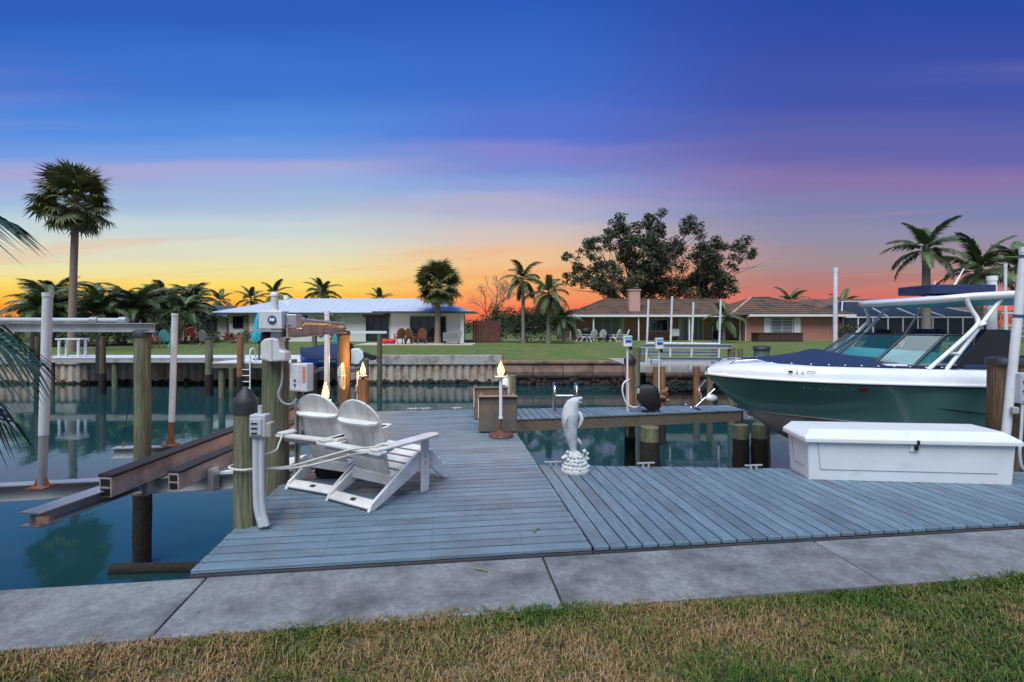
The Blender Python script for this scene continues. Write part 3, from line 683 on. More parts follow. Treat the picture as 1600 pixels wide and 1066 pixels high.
# ---- white dock box
db = thing('dock_box', 'long white dock box with sloped lid and black latch', 'dock box', (3.25,5.62,.002), R(-5.5))
bx = MB(); rr = lambda x0,x1,y0,y1,z: [(x0,y0,z),(x1,y0,z),(x1,y1,z),(x0,y1,z)]
bx.grid([rr(.02,2.08,.02,.50,0), rr(0,2.10,0,.52,.43)], False, True); bx.add(rr(.02,2.08,.02,.50,0),[(3,2,1,0)]); bx.add(rr(0,2.10,0,.52,.43),[(0,1,2,3)])
bx.build('body', 'white_box', db, bevel=.018, seg=3)
ld_ = MB(); r3 = [rr(-.045,2.145,-.045,.55,.425), rr(-.045,2.145,-.045,.55,.468), rr(.05,2.05,.085,.54,.545)]
ld_.grid(r3, False, True); ld_.add(r3[0],[(3,2,1,0)]); ld_.add(r3[2],[(0,1,2,3)]); lid = ld_.build('lid', 'white_box', db, bevel=.014, seg=3)
gy = lambda z: .02*(1-z/.43)-.0015
for p0, p1 in (((.10,.41),(.135,.115)),((.135,.115),(1.93,.115))):
    MB().beam((p0[0],gy(p0[1]),p0[1]),(p1[0],gy(p1[1]),p1[1]),.005,.006,(0,1,0)).build('groove_shade_line', 'groove', db)  # raised grey strips, the shade inside the box grooves drawn as colour
MB().beam((gy(.4),.40,.40),(gy(.12),.37,.12),.005,.005,(1,0,0)).build('groove_shade_line','groove',db); MB().beam((gy(.12),.12,.12),(gy(.12),.37,.12),.005,.005,(1,0,0)).build('groove_shade_line','groove',db)
MB().bb(1.04,1.13,-.012,.002,.335,.425).build('latch_plate', 'white_box', db, bevel=.004)
MB().bb(1.078,1.118,-.03,-.010,.352,.405).build('padlock', 'black', db, bevel=.005); MB().bb(1.085,1.11,-.062,-.044,.415,.465).build('hasp', 'dark_trim', db, bevel=.003)

# ---- dock cleats
for i, (x, y, lb) in enumerate(((.50,6.17,'small cleat at the inner corner of the side dock'),(1.60,6.12,'small cleat on the side dock edge above the middle piles'),(2.84,6.02,'small cleat on the side dock edge beside the dock box'),
        (-1.96,10.12,'small cleat on the main dock end, chair side'),(-1.72,10.15,'small cleat on the main dock end, second along'),(-1.1,10.2,'small cleat on the main dock end, beside the taupe chairs'),(4.28,10.3,'cleat on the finger dock near its tip'))):
    c = thing('cleat', lb, 'cleat', (x,y,.001), PHI, 'dock cleats')
    MB().beam((-.11,0,.05),(.11,0,.05),.026,.018).build('horn', 'alu', c, bevel=.006)
    for q in (-.035,.035): MB().cyl((q,0,0),(q,0,.046),.014,n=8).build('post', 'alu', c)
# ---- two green twigs
for p, a, L, lb in (((.20,4.22,.012), R(60), .11, 'short green twig lying on the main dock boards'),((-.22,3.62,-.03), R(-25), .10, 'short green twig lying on the pavement slab')):
    o = tag(MB().tube([(-L/2,0,0),(0,.004,.003),(L/2,0,0)], [.005,.006,.004], 6).build('twig', 'leaf_lime'), lb, 'twig'); o.location = p; o.rotation_euler = (0,0,a)

# ---- chrome ladder rails on the finger dock
lr = thing('ladder_rails', 'pair of chrome ladder hand rails on the finger dock', 'ladder', (1.02,10.0,0))
for x in (-.2,.22):
    MB().tube([(x,-.22,0),(x,-.22,.40)]+[(x,-.22+.17*(1-math.cos(a)),.40+.165*math.sin(a)) for a in [PI*j/10 for j in range(1,10)]]+[(x,.12,.40),(x,.12,-.0)]+[(x,.14,-.05),(x,.2,-.3)], .026, 12).build('rail', 'steel', lr)
MB().cyl((-.2,.12,.30),(.22,.12,.30),.024,n=10).build('cross_bar', 'steel', lr)

# ---- grey outlet box and conduits on the capped pile
ob = thing('outlet_box', 'grey electrical outlet box with conduits beside the capped pile', 'electrical box', (-2.10,4.27,0))
MB().box(0,0,.865,.135,.10,.19).build('housing', 'grey_box', ob, bevel=.012)
MB().box(-.01,-.055,.86,.10,.012,.14).build('cover', 'grey_box', ob, bevel=.006)
for z in (.89,.85,.81): MB().box(-.02,-.063,z,.05,.006,.012).build('slot', 'dark_trim', ob)
MB().box(.085,0,.83,.05,.085,.13).build('weather_cover', 'beige_box', ob, bevel=.012)
MB().cyl((-.0,0,.95),(-.0,0,1.03),.018,n=10).build('stub', 'grey_pvc', ob)
for q, (dx, w) in enumerate(((-.035,.028),(.012,.024))):
    MB().tube(smooth_path([(dx,0,.79),(dx,0,.45),(dx+.012,-.005,.18),(dx+.05,-.01,.03)],5), w, 10).build('conduit', 'grey_pvc', ob)
MB().cyl((.01,-.01,.09),(.03,-.012,.03),.034,n=12).build('coupling', 'grey_pvc', ob)

# ---- lift motor, drive pipe, beam, control box
mo = thing('lift_motor', 'white boat lift motor with round blue logo over the thick pile', 'lift motor', (-2.475,5.33,-.119)); mo.scale = (1.07,1.07,1.07)
MB().box(0,0,1.75,.225,.17,.175).build('gear_cover', 'motor_white', mo, bevel=.01)
MB().prism(circ(.042,24,.02,1.75)[:-1], 'y', -.092, -.086).build('logo', 'logo_blue', mo)
MB().prism([(.0,1.735),(.02,1.742),(.03,1.735),(.045,1.74),(.05,1.755),(.035,1.77),(.02,1.762),(.005,1.772),(-.005,1.755)], 'y', -.095, -.0925).build('logo_mark', 'logo_white', mo)
MB().cyl((.005,0,1.83),(.005,0,2.0),.034,n=16).build('vent_pipe', 'pvc', mo); MB().lathe([(.038,1.98),(.038,2.01),(.02,2.022),(.001,2.024)],(.005,0,0)).build('pipe_cap', 'pvc', mo)
MB().box(.025,.03,1.60,.10,.12,.13).build('neck', 'motor_white', mo, bevel=.01)
MB().prism([(-.095,1.365),(.02,1.345),(.145,1.355),(.145,1.44),(.09,1.465),(.075,1.565),(.02,1.58),(-.06,1.57),(-.095,1.53)], 'y', -.085, .06).build('gear_case', 'motor_white', mo, bevel=.018, seg=3)
MB().prism([(-.02,1.355),(.02,1.35),(.02,1.57),(-.02,1.56)], 'y', -.097, -.084).build('case_rib', 'motor_white', mo, bevel=.005)
MB().box(.17,.06,1.735,.10,.15,.14).build('motor_bracket', 'alu', mo, bevel=.008)
MB().tube(smooth_path([(.08,0,1.35),(.075,.0,1.15),(.05,-.02,1.03),(.09,-.02,.95),(.17,-.01,.93),(.22,.0,.98)],6), .012, 8).build('cable', 'hose', mo)
MB().box(-.03,.05,1.645,.27,.3,.02).build('mount_plate', 'alu', mo)
bm_ = thing('lift_beam', 'aluminium lift beam with drive pipe joining the motor to the rope pile', 'lift beam', (0,0,0))
MB().ibeam((-2.33,5.3,1.64),(-3.50,10.75,1.62),.13,.15).build('beam', 'alu_warm', bm_)
MB().cyl((-2.27,5.38,1.745),(-3.42,10.4,1.715),.035,n=12).build('drive_pipe', 'hose', bm_)
for q in (.06,.5,.95):
    p = V(-2.27,5.38,1.745).lerp(V(-3.42,10.4,1.715),q); MB().cyl(p-V(-.02,.08,0),p+V(-.02,.08,0),.048,n=12).build('bearing', 'hose', bm_)
cbx = thing('control_box', 'white lift control box with red lettering strip on the motor pile', 'control box', (-2.20,5.36,-.119), R(-14)); cbx.scale = (1.07,1.07,1.07)
MB().box(0,0,1.19,.19,.11,.275).build('housing', 'motor_white', cbx, bevel=.012)
MB().box(-.035,-.058,1.19,.11,.006,.25).build('door', 'motor_white', cbx, bevel=.003)
for z in (1.165,1.12): MB().cyl((-.03,-.063,z),(-.03,-.075,z),.009,n=10).build('button', 'black', cbx)
MB().box(.062,-.0575,1.225,.035,.004,.15).build('warning_strip', 'label_red', cbx)
for i in range(3): MB().tube(smooth_path([(-.08+.04*i,.02,1.06),(-.10+.03*i,.04,.8),(-.13+.02*i,.08,.4),(-.15+.02*i,.10,.13)],5), .011, 7).build('conduit', 'hose' if i != 1 else 'pile_brown', cbx)
# black bag and clutter behind the chairs
o = MB()
rows = [[(r*(1+.18*mnoise.noise((j*.6,z*7,2)))*math.cos(2*PI*j/16), .75*r*(1+.18*mnoise.noise((j*.6,z*7,4)))*math.sin(2*PI*j/16), z) for j in range(16)] for z, r in ((0,.17),(.04,.2),(.2,.21),(.36,.17),(.48,.11),(.55,.05),(.57,.005))]
o.grid(rows, True, True); tag(o.build('black_bag', 'black', loc=(-2.02,5.78,.002)), 'black bag slumped behind the slatted chairs by the motor pile', 'bag')
# rope coil on the rope pile
rc = thing('rope_coil', 'hank of pale rope hanging on the brown lift pile', 'rope', (-3.42,10.30,.62))
for i in range(6):
    a = -.28+.11*i; MB().tube(smooth_path([(0,0,.32),(.08*a*2-.03,-.02-.01*i,.16),(.05*a*2,-.03-.01*i,-.16),(.06*a*2+.03,-.03,-.18),(.10*a*2,-.02,.1),(.02,0,.32)],6), .012, 6).build('strand', 'rope', rc)
MB().tube([(.07*math.cos(q),-.02+.05*math.sin(q),.06+.01*math.sin(3*q)) for q in [2*PI*j/16 for j in range(17)]], .013, 6).build('wrap', 'rope', rc)
# thin guide pipe next to it
gp_ = thing('white_pipe', 'short thin white pipe with valve beside the rope coil', 'pipe', (-3.12,10.35,0))
MB().cyl((0,0,-.3),(0,0,.75),.022,n=10).build('pipe', 'pvc', gp_); MB().box(0,-.02,.42,.07,.06,.14).build('valve', 'beige_box', gp_, bevel=.01)

# ---- guide poles of the near lift
def guide(label, base, top, r, foot=True, rust=0, m='pvc', bands=()):
    t = thing('guide_pole', label, 'guide pole', base)
    b = V(*base); p = V(*top)-b
    z0 = p*rust
    MB().cyl(tuple(z0), tuple(p), r, n=16).build('pipe', m, t)
    if rust: MB().cyl((0,0,0), tuple(p*(rust+.01)), r*.9, n=14).build('steel_core', 'alu' if rust > .25 else 'rust', t)
    MB().cyl(tuple(p*.985), tuple(p*1.006), r*1.12, n=16).build('cap', m, t)
    if foot:
        MB().box(0,0,.008,r*4.2,r*4.2,.014).build('foot_plate', 'rust', t)
        for s in (-1,1): MB().prism([(s*r*.9,.01),(s*r*2.0,.01),(s*r*.9,.12)], 'y', -.006, .006).build('gusset', 'rust', t)
    for q in bands: MB().cyl(tuple(p*q), tuple(p*(q+.012)), r*1.03, n=16).build('band', 'logo_blue', t)
    return t
guide('white guide pole on the front cross beam, grey steel foot', (-4.82,5.25,.035), (-4.76,5.25,2.02), .043, rust=.27)
guide('white guide pole on the rear stub beam, rusty foot', (-4.93,7.4,-.04), (-4.87,7.4,1.86), .042, rust=.18)
guide('tall thin white guide pole behind the slatted chairs', (-3.46,9.55,-1.2), (-3.45,9.55,1.94), .048, foot=False)
# cradle
cr = thing('boat_lift_cradle', 'empty aluminium boat lift cradle with carpeted bunks over the water', 'boat lift')
MB().ibeam((-8.5,4.75,-.06),(-2.55,5.95,-.06),.14,.17).build('cross_beam', 'alu', cr)
MB().ibeam((-5.72,7.35,-.13),(-3.2,7.6,-.13),.14,.15).build('cross_beam', 'alu', cr)
MB().ibeam((-4.16,4.42,.015),(-4.02,5.5,.015),.20,.13,.014).build('walk_beam', 'alu', cr)
MB().box(-4.04,4.406,.02,.10,.006,.06,(0,0,R(8))).build('maker_plate', 'label_orange', cr)
b1 = MB(); 
def bunk(p0, p1, w, h):
    MB().beam(p0, p1, w, h).build('bunk', 'alu_warm', cr); q0 = V(*p0)+V(0,0,h/2+.016); q1 = V(*p1)+V(0,0,h/2+.016)
    MB().beam(q0, q1, w+.04, .03).build('carpet', 'carpet', cr, bevel=.008)
    d = (V(*p0)-V(*p1)).normalized(); e = V(*p0)+d*.001
    for s in (-1,1): MB().beam(e+V(0,0,s*h*.24), e+V(0,0,s*h*.24)+d*.004, w*.75, h*.36).build('end_hole', 'black', cr)
bunk((-3.97,5.0,.115),(-3.60,8.9,.24),.13,.19); bunk((-3.45,5.22,.10),(-3.10,9.0,.22),.11,.17)
for (x, y) in ((-3.92,5.52),(-3.30,5.66)): MB().box(x,y,.0,.06,.12,.24).build('bracket', 'alu', cr)
tag(MB().prism([(-3.28,5.72),(-2.6,5.86),(-2.6,6.5)], 'z', .03, .06).build('step_plate', 'white_paint'), 'white triangular step plate beside the lift bunks', 'step')
tb = thing('lift_beam', 'long aluminium channel beam with blue pipe on the lone green pile', 'lift beam')
MB().ibeam((-10.5,7.0,1.685),(-4.92,7.05,1.665),.13,.125).build('beam', 'alu', tb)
MB().cyl((-10.5,7.02,1.785),(-5.3,7.06,1.765),.032,n=10).build('drive_pipe', 'grey_pvc', tb)
for x in (-5.75,-5.35): MB().cyl((x-.05,7.05,1.767),(x+.05,7.05,1.767),.046,n=12).build('bearing', 'alu', tb)
MB().cyl((-5.36,7.38,1.62),(-5.62,7.40,.02),.006,n=6).build('cable', 'dark_trim', tb)
MB().tube([(-5.62,7.4,.02),(-5.60,7.4,-.02),(-5.63,7.4,-.05)], .014, 6).build('hook', 'rust', tb)
# ================================================================ the green boat on its lift
BX, BY = 3.05, 8.0
boat = thing('motor_boat', 'green hulled motor boat with hardtop and navy bow cover', 'boat', (BX,BY,0))
LEN = 8.6
rail_b = [(0,.03),(.08,.22),(.2,.40),(.45,.64),(.8,.86),(1.3,1.04),(2,1.17),(3,1.25),(4.5,1.28),(8.6,1.24)]
rail_z = [(0,.93),(1,.915),(2,.90),(3.4,.875),(5,.85),(8.6,.83)]
keel_z = [(0,.90),(.12,.78),(.33,.57),(.6,.37),(.9,.13),(1.25,-.07),(1.8,-.25),(2.6,-.36),(4,-.42),(8.6,-.42)]
ch_b = [(.6,.015),(.9,.20),(1.25,.42),(1.8,.70),(2.6,.94),(4,1.08),(8.6,1.10)]
ch_z = [(.6,.37),(1.25,.345),(2,.315),(4,.25),(8.6,.22)]
us = [0,.04,.08,.14,.2,.3,.4,.5,.6,.75,.9,1.05,1.25,1.5,1.8,2.2,2.6,3.2,4,5,6.2,7.4,8.6]
side_r = {1: [], -1: []}; bot_r = {1: [], -1: []}; st_r = {1: [], -1: []}
for u in us:
    b_, z_, kz = interp(rail_b,u), interp(rail_z,u), interp(keel_z,u)
    cb, cz = (0.004, kz) if u <= .6 else (interp(ch_b,u), interp(ch_z,u))
    for s in (1,-1):
        row = []
        for i in range(9):
            q = i/8; w = lerp(cb, b_, q**(1.0+.9*max(0,1-u/2.6))); row.append((u, s*w, lerp(cz, z_, q)))
        side_r[s].append(row)
        bot_r[s].append([(u, s*cb*q, lerp(kz, cz, q**1.15)-(.0 if u <= .6 else .03*math.sin(PI*q))) for q in (0,.25,.5,.75,1)])
h = MB(); h.grid(side_r[1]); h.grid(side_r[-1])
e = side_r[1][-1]; h.add(e+side_r[-1][-1][::-1], [tuple(range(18))]); hull = h.build('hull', 'teal_hull', boat); fixn(hull.data)
h = MB(); h.grid(bot_r[1]); h.grid(bot_r[-1]); bo = h.build('hull_bottom', 'bottom_paint', boat)
for s in (1,-1):
    MB().tube([(u, s*(interp(rail_b,u)+.012), interp(rail_z,u)+.012) for u in us], .024, 8).build('rub_rail', 'white_gel', boat)
    MB().tube([(u, s*(interp(rail_b,u)+.02), interp(rail_z,u)-.004) for u in us], .016, 6).build('rail_insert', 'dark_trim', boat)
    MB().tube([(u, s*(interp(ch_b,u)+.004), interp(ch_z,u)) for u in us[9:]], .012, 6).build('chine', 'bottom_paint', boat)
    MB().tube([(u, s*(lerp(interp(ch_b,u), interp(rail_b,u), .45+.0*u)), lerp(interp(ch_z,u), interp(rail_z,u), lerp(.62,.18,(u-1.5)/3.5))) for u in (1.5,2,2.6,3.2,4,5)], .006, 5).build('strake', 'dark_trim', boat)
    MB().tube([(u, s*interp(ch_b,u)*.5, lerp(interp(keel_z,u),interp(ch_z,u),.45)) for u in us[11:]], .016, 5).build('spray_strip', 'bottom_paint', boat)
# white topside band and deck
dk = MB(); rows = []
def deck_z(u): return interp(rail_z,u)+interp([(0,.04),(.1,.10),(.3,.165),(.8,.21),(3,.215),(8.6,.20)],u)
def deck_b(u): return max(.01, interp(rail_b,u)-interp([(0,.02),(.3,.08),(.8,.11),(8.6,.12)],u))
for u in us:
    b_, z_ = interp(rail_b,u), interp(rail_z,u)+.02; db_, dz_ = deck_b(u), deck_z(u)
    half = [(b_, z_), (b_*.995, lerp(z_,dz_,.45)), (lerp(b_,db_,.45), lerp(z_,dz_,.86)), (db_, dz_), (db_*.7, dz_+.025), (db_*.35, dz_+.038)]
    rows.append([(u, -w, z) for w, z in half] + [(u, 0, dz_+.042)] + [(u, w, z) for w, z in half[::-1]])
dk.grid(rows); dko = dk.build('deck', 'white_gel', boat)
# bow cover
cv = MB(); rows = []
for u in [.55,.65,.8,1.0,1.2,1.4,1.6,1.7,1.8,2.0,2.2,2.4,2.6,2.8,2.98]:
    row = []; ph = interp([(.55,0),(1.1,.035),(1.5,.10),(1.7,.165),(1.85,.13),(2.3,.06),(2.98,.015)],u)
    b0 = deck_b(u)*interp([(.55,.45),(.8,.80),(1.2,.97),(2.98,1.0)],u)
    for i in range(17):
        v = -1+i/8; row.append((u, v*b0, deck_z(u)+.014+.038*(1-v*v)+ph*(1-abs(v)**1.25)+.006*math.sin(u*22+v*5)*(1-abs(v))))
    rows.append(row)
cv.grid(rows); cvo = cv.build('bow_cover', 'navy', boat)
sn = MB().lathe([(.012,0),(.012,.008),(.006,.012),(.001,.013)], n=8).mesh('snap', 'white_paint')
for u in (.75,.95,1.15,1.35,1.55,1.75,1.95,2.15,2.35,2.55,2.75):
    for s in (-1,1): place(sn, 'snap', cvo, (u, s*(deck_b(u)*interp([(.55,.45),(.8,.80),(1.2,.97),(2.98,1.0)],u)-.02), deck_z(u)+.022))
MB().tube([(.25,-.22,deck_z(.25)+.02),(.35,-.28,deck_z(.3)+.07),(.6,-.34,deck_z(.5)+.075),(.75,-.36,deck_z(.7)+.03)], .012, 8).build('bow_rail', 'steel', boat)
MB().tube([(.25,.22,deck_z(.25)+.02),(.35,.28,deck_z(.3)+.07),(.6,.34,deck_z(.5)+.075),(.75,.36,deck_z(.7)+.03)], .012, 8).build('bow_rail', 'steel', boat)
# windscreen
base = [(3.15,-1.04),(2.45,-.99),(2.12,-.72),(1.98,-.3),(1.95,0),(1.98,.3),(2.12,.72),(2.45,.99),(3.15,1.04)]
topw = [(3.35,-.93),(2.98,-.88),(2.62,-.62),(2.48,-.25),(2.45,0),(2.48,.25),(2.62,.62),(2.98,.88),(3.35,.93)]
bz = lambda i: deck_z(base[i][0])+(.03 if abs(base[i][1]) > .9 else .06); TZ = 1.56
for i in range(8):
    MB().add([(*base[i],bz(i)),(*base[i+1],bz(i+1)),(*topw[i+1],TZ),(*topw[i],TZ)], [(0,1,2,3)]).build('windscreen_pane', 'windscreen', boat)
MB().tube([(*p,bz(i)) for i, p in enumerate(base)], .022, 6).build('windscreen_frame', 'dark_trim', boat)
MB().tube([(*p,TZ) for p in topw], .014, 6).build('windscreen_frame', 'dark_trim', boat)
for i in (0,1,2,4,6,7,8): MB().tube([(*base[i],bz(i)),(*topw[i],TZ)], .020, 6).build('mullion', 'dark_trim', boat)
MB().prism([(2.1,-.95),(3.1,-1.0),(3.1,1.0),(2.1,.95)], 'z', deck_z(2.5)-.02, deck_z(2.5)+.055).build('coaming', 'white_gel', boat, bevel=.02)
MB().prism([(2.45,1.14),(2.95,1.14),(3.0,1.30),(2.75,1.33)], 'y', -.85, .85).build('dashboard', 'turquoise', boat, bevel=.02)
for s in (-.55,.55):
    MB().prism([(3.35,.95),(3.75,.95),(4.0,1.62),(3.86,1.64),(3.6,1.22),(3.3,1.2)], 'y', s-.28, s+.28).build('helm_seat', 'navy', boat, bevel=.03)
MB().bb(3.05,8.4,-1.10,-.95,.95,1.16).build('gunwale', 'navy', boat, bevel=.02); MB().bb(3.05,8.4,.95,1.10,.95,1.16).build('gunwale', 'navy', boat, bevel=.02)
# hardtop
ol = [(2.42,-.0),(2.45,-.5),(2.58,-.85),(2.85,-1.05),(3.4,-1.13),(4.5,-1.13),(5.6,-1.08),(5.75,-.9),(5.78,0)]
ol = ol + [(x,-y) for x, y in ol[-2:0:-1]]
def ring(sc_, z, dz=0): return [(4.45+(x-4.1)*sc_, y*sc_, z+interp([(2.4,-.06),(3.0,0),(4.2,.03),(5.8,.0)],x)+dz) for x, y in ol]
ht = MB(); r_ = [ring(.97,2.055),ring(1,2.085),ring(1,2.13),ring(.97,2.155),ring(.6,2.18),ring(.2,2.19)]; ht.grid(r_, True, True); ht.add(r_[-1],[tuple(range(len(ol)))])
hto = ht.build('hardtop', 'white_gel', boat); fixn(hto.data)
hu = MB(); r_ = [ring(.97,2.054),ring(.9,2.035),ring(.3,2.035)]; hu.grid(r_, True, True); hu.add(r_[-1],[tuple(range(len(ol)))]); hu.build('hardtop_teal_bounce', 'turquoise', boat)  # white underside; the teal light reflected onto it is put into the colour
MB().bb(3.05,4.0,-.55,.1,2.16,2.29).build('rolled_canvas', 'navy', boat, bevel=.015, seg=2)
for s in (-1,1):
    yb, yt = s*1.10, s*1.02
    MB().tube(smooth_path([(2.56,yb,1.10),(2.95,yb,1.44),(3.20,yb,1.68),(3.26,lerp(yb,yt,.5),1.78),(3.20,yt,1.93),(3.13,yt,2.09)],4), .028, 10).build('top_support', 'white_gel', boat)
    MB().tube([(2.79,yb,1.08),(3.62,yt,2.06)], .028, 10).build('top_support', 'white_gel', boat)
    MB().cyl((2.84,yb,1.33),(2.97,yb,1.31),.018,n=8).build('rung', 'white_gel', boat); MB().cyl((3.20,yb,1.68),(3.34,yb,1.72),.018,n=8).build('rung', 'white_gel', boat)
    MB().prism([(2.95,1.10),(3.95,1.10),(3.62,1.62),(3.40,1.64)], 'y', s*1.045-.008, s*1.045+.008).build('side_curtain', 'dark_trim', boat)
    for u in (2.5,2.58,2.75,2.84): MB().ball((u,s*1.1,1.085),.02,.02,.01,6,4).build('foot_bolt', 'steel', boat)
MB().tube([(4.05,.35,2.15),(4.32,.35,2.62)], [.02,.009], 8).build('antenna', 'white_gel', boat)
MB().tube([(3.62,.8,1.4),(4.05,.8,2.1),(4.22,.78,2.45)], [.016,.014,.007], 8).build('antenna', 'white_gel', boat)
MB().cyl((5.0,.0,2.18),(5.0,.0,2.55),.02,n=8).build('light_mast', 'white_gel', boat); MB().cyl((5.0,.0,2.55),(5.0,.0,2.6),.035,n=10).build('mast_light', 'dark_trim', boat)
# anchor on the bow
an = MB(); an.tube([(.12,0,.70),(-.18,0,.42)], .018, 6); an.tube([(-.30,-.14,.44),(-.12,0,.38),(-.30,.14,.44)], [.006,.02,.006], 6); an.tube([(-.02,0,.84),(-.12,0,.72),(-.10,0,.52)], .02, 6); an.tube([(.10,0,.82),(.0,0,.62),(.06,0,.50)], .014, 6)
an.build('anchor', 'steel', boat)
MB().ball((.06,-.02,.56),.10,.05,.06,10,7).build('anchor_roller', 'white_gel', boat)
MB().tube([(.62,0,.33),(.68,0,.28),(.64,0,.24)], .014, 6).build('tow_eye', 'steel', boat)
# lettering along the near topside
def on_side(u, q, out=.006):
    i = .05; b0 = lambda uu: lerp(interp(ch_b,uu), interp(rail_b,uu), q**(1.0+.9*max(0,1-uu/2.6))); z0 = lambda uu: lerp(interp(ch_z,uu), interp(rail_z,uu), q)
    p = V(u,-b0(u),z0(u)); tx = (V(u+i,-b0(u+i),z0(u+i))-V(u-i,-b0(u-i),z0(u-i))).normalized()
    b1 = lambda qq: lerp(interp(ch_b,u), interp(rail_b,u), qq**(1.0+.9*max(0,1-u/2.6)))
    ty = (V(u,-b1(q+.05),lerp(interp(ch_z,u),interp(rail_z,u),q+.05))-V(u,-b1(q-.05),lerp(interp(ch_z,u),interp(rail_z,u),q-.05))).normalized()
    nz = tx.cross(ty).normalized(); ty = nz.cross(tx); p = p+nz*out
    return Matrix(((tx.x,ty.x,nz.x,p.x),(tx.y,ty.y,nz.y,p.y),(tx.z,ty.z,nz.z,p.z),(0,0,0,1)))
u = 1.05
for chx in 'FL 4981 TF':
    if chx != ' ': text_part('registration_letter', chx, .085, 'silver_decal', boat, on_side(u, .80), shear=.2)
    u += .062 if chx != ' ' else .05
m_ = on_side(u+.04, .82); MB().bb(0,.11,-.01,.055,0,.003).build('sticker', 'red_decal', boat).matrix_local = m_
MB().bb(.90,.98,-.8,-.79,0,0.002)
def on_band(u, q=.45):
    y = -(interp(rail_b,u)+.002); z = lerp(interp(rail_z,u)+.02, deck_z(u), q); y2 = -(interp(rail_b,u+.1)+.002)
    tx = V(.1, y2-y, 0).normalized(); ty = V(0,0,1); nz = tx.cross(ty); p = V(u,y,z)+nz*.004
    return Matrix(((tx.x,ty.x,nz.x,p.x),(tx.y,ty.y,nz.y,p.y),(tx.z,ty.z,nz.z,p.z),(0,0,0,1)))
MB().prism([(0,0),(.055,0),(.06,.02),(.045,.035),(.03,.028),(.012,.035),(0,.02)], 'z', 0, .003).build('emblem', 'black', boat).matrix_local = on_band(.80,.52)
text_part('model_number', '2', .075, 'black', boat, on_band(.885,.50)); text_part('model_number', '2', .075, 'black', boat, on_band(.95,.50))
MB().bb(0,.12,.02,.035,0,.002).build('model_stripe', 'groove', boat).matrix_local = on_band(1.01,.50)
# lift under the boat
bl = thing('boat_lift', 'boat lift beams carrying the green boat', 'boat lift')
MB().ibeam((5.8,6.3,-.72),(5.8,9.8,-.72),.16,.22).build('cross_beam', 'alu', bl); MB().ibeam((9.6,6.3,-.72),(9.6,9.8,-.72),.16,.22).build('cross_beam', 'alu', bl)
for y in (7.35,8.65): MB().beam((5.2,y,-.45),(10.4,y,-.45),.12,.30).build('bunk', 'carpet', bl)
guide('tall white guide pole with two blue bands beside the dock box', (5.80,6.12,-.6), (6.06,6.05,2.60), .046, foot=False, bands=(.965,.745))
guide('white guide pole rising behind the bow of the green boat', (6.25,9.9,-1.4), (6.22,9.85,2.78), .04, foot=False)
guide('white guide pole seen through the hardtop supports', (8.85,9.45,-1.4), (8.86,9.45,2.58), .075, foot=False)
guide('thin dark-capped pole rising above the hardtop', (10.6,11.0,-1.4), (10.6,11.0,3.0), .03, foot=False)
# power box on the brown pile
pb_ = thing('power_box', 'pale grey power box with hoses on the brown lift pile', 'electrical box', (6.03,6.02,0))
MB().box(.0,0,.96,.19,.10,.36).build('housing', 'grey_box', pb_, bevel=.012)
MB().box(-.02,-.054,.96,.13,.008,.30).build('door', 'grey_box', pb_, bevel=.004)
for z in (1.04,.93): MB().cyl((-.07,-.06,z),(-.07,-.072,z),.012,n=8).build('knob', 'black', pb_)
MB().box(-.13,-.01,.70,.07,.05,.08).build('socket', 'alu', pb_, bevel=.008)
for i, (dx, m) in enumerate(((-.05,'grey_pvc'),(.0,'rope'),(.05,'rope'))):
    MB().tube(smooth_path([(dx,-.02,.78),(dx-.03,-.04,.5),(dx+.02*i-.06,-.05,.2),(dx-.02,-.05,.02),(dx+.10,-.06,.012)],6), .016 if i == 0 else .011, 8).build('hose', m, pb_)

# ================================================================ on and around the finger dock
hz = thing('water_pipe', 'white standpipe with looped white hose at the finger dock', 'hose', (2.30,10.12,0))
MB().cyl((0,0,0),(0,0,.62),.018,n=10).build('pipe', 'pvc', hz); MB().cyl((0,0,.60),(.04,0,.64),.02,n=8).build('tap', 'steel', hz)
MB().tube(smooth_path([(0,-.03,.62),(-.10,-.05,.56),(-.13,-.06,.40),(-.06,-.06,.18),(.06,-.05,.09),(.18,-.03,.09),(.26,0,.14)],7), .017, 8).build('hose', 'pvc', hz)
o = MB(); rows = []
for z, r, cx in ((.03,.06,.08),(.06,.12,.09),(.12,.18,.06),(.25,.22,.0),(.38,.215,-.01),(.47,.20,-.02),(.52,.15,-.02),(.54,.08,-.03),(.545,.004,-.03)):
    rows.append([(cx+r*(1+.12*mnoise.noise((j*.7,z*6,8)))*math.copysign(abs(math.cos(2*PI*j/18))**.6,math.cos(2*PI*j/18)), r*.5*(1+.12*mnoise.noise((j*.7,z*6,1)))*math.copysign(abs(math.sin(2*PI*j/18))**.6,math.sin(2*PI*j/18)), z) for j in range(18)])
o.grid(rows, True, True); bc = thing('covered_motor', 'black cover over a bulky thing on the finger dock', 'cover', (2.66,9.98,0)); o.build('cover', 'black', bc)
MB().box(-.02,0,.02,.2,.1,.035).build('foot', 'black', bc); MB().tube([(.16,-.02,.1),(.2,-.02,.02)],.02,6).build('strap', 'black', bc)
MB().box(-.20,-.05,.42,.06,.05,.10).build('buckle', 'grey_pvc', bc, bevel=.01)
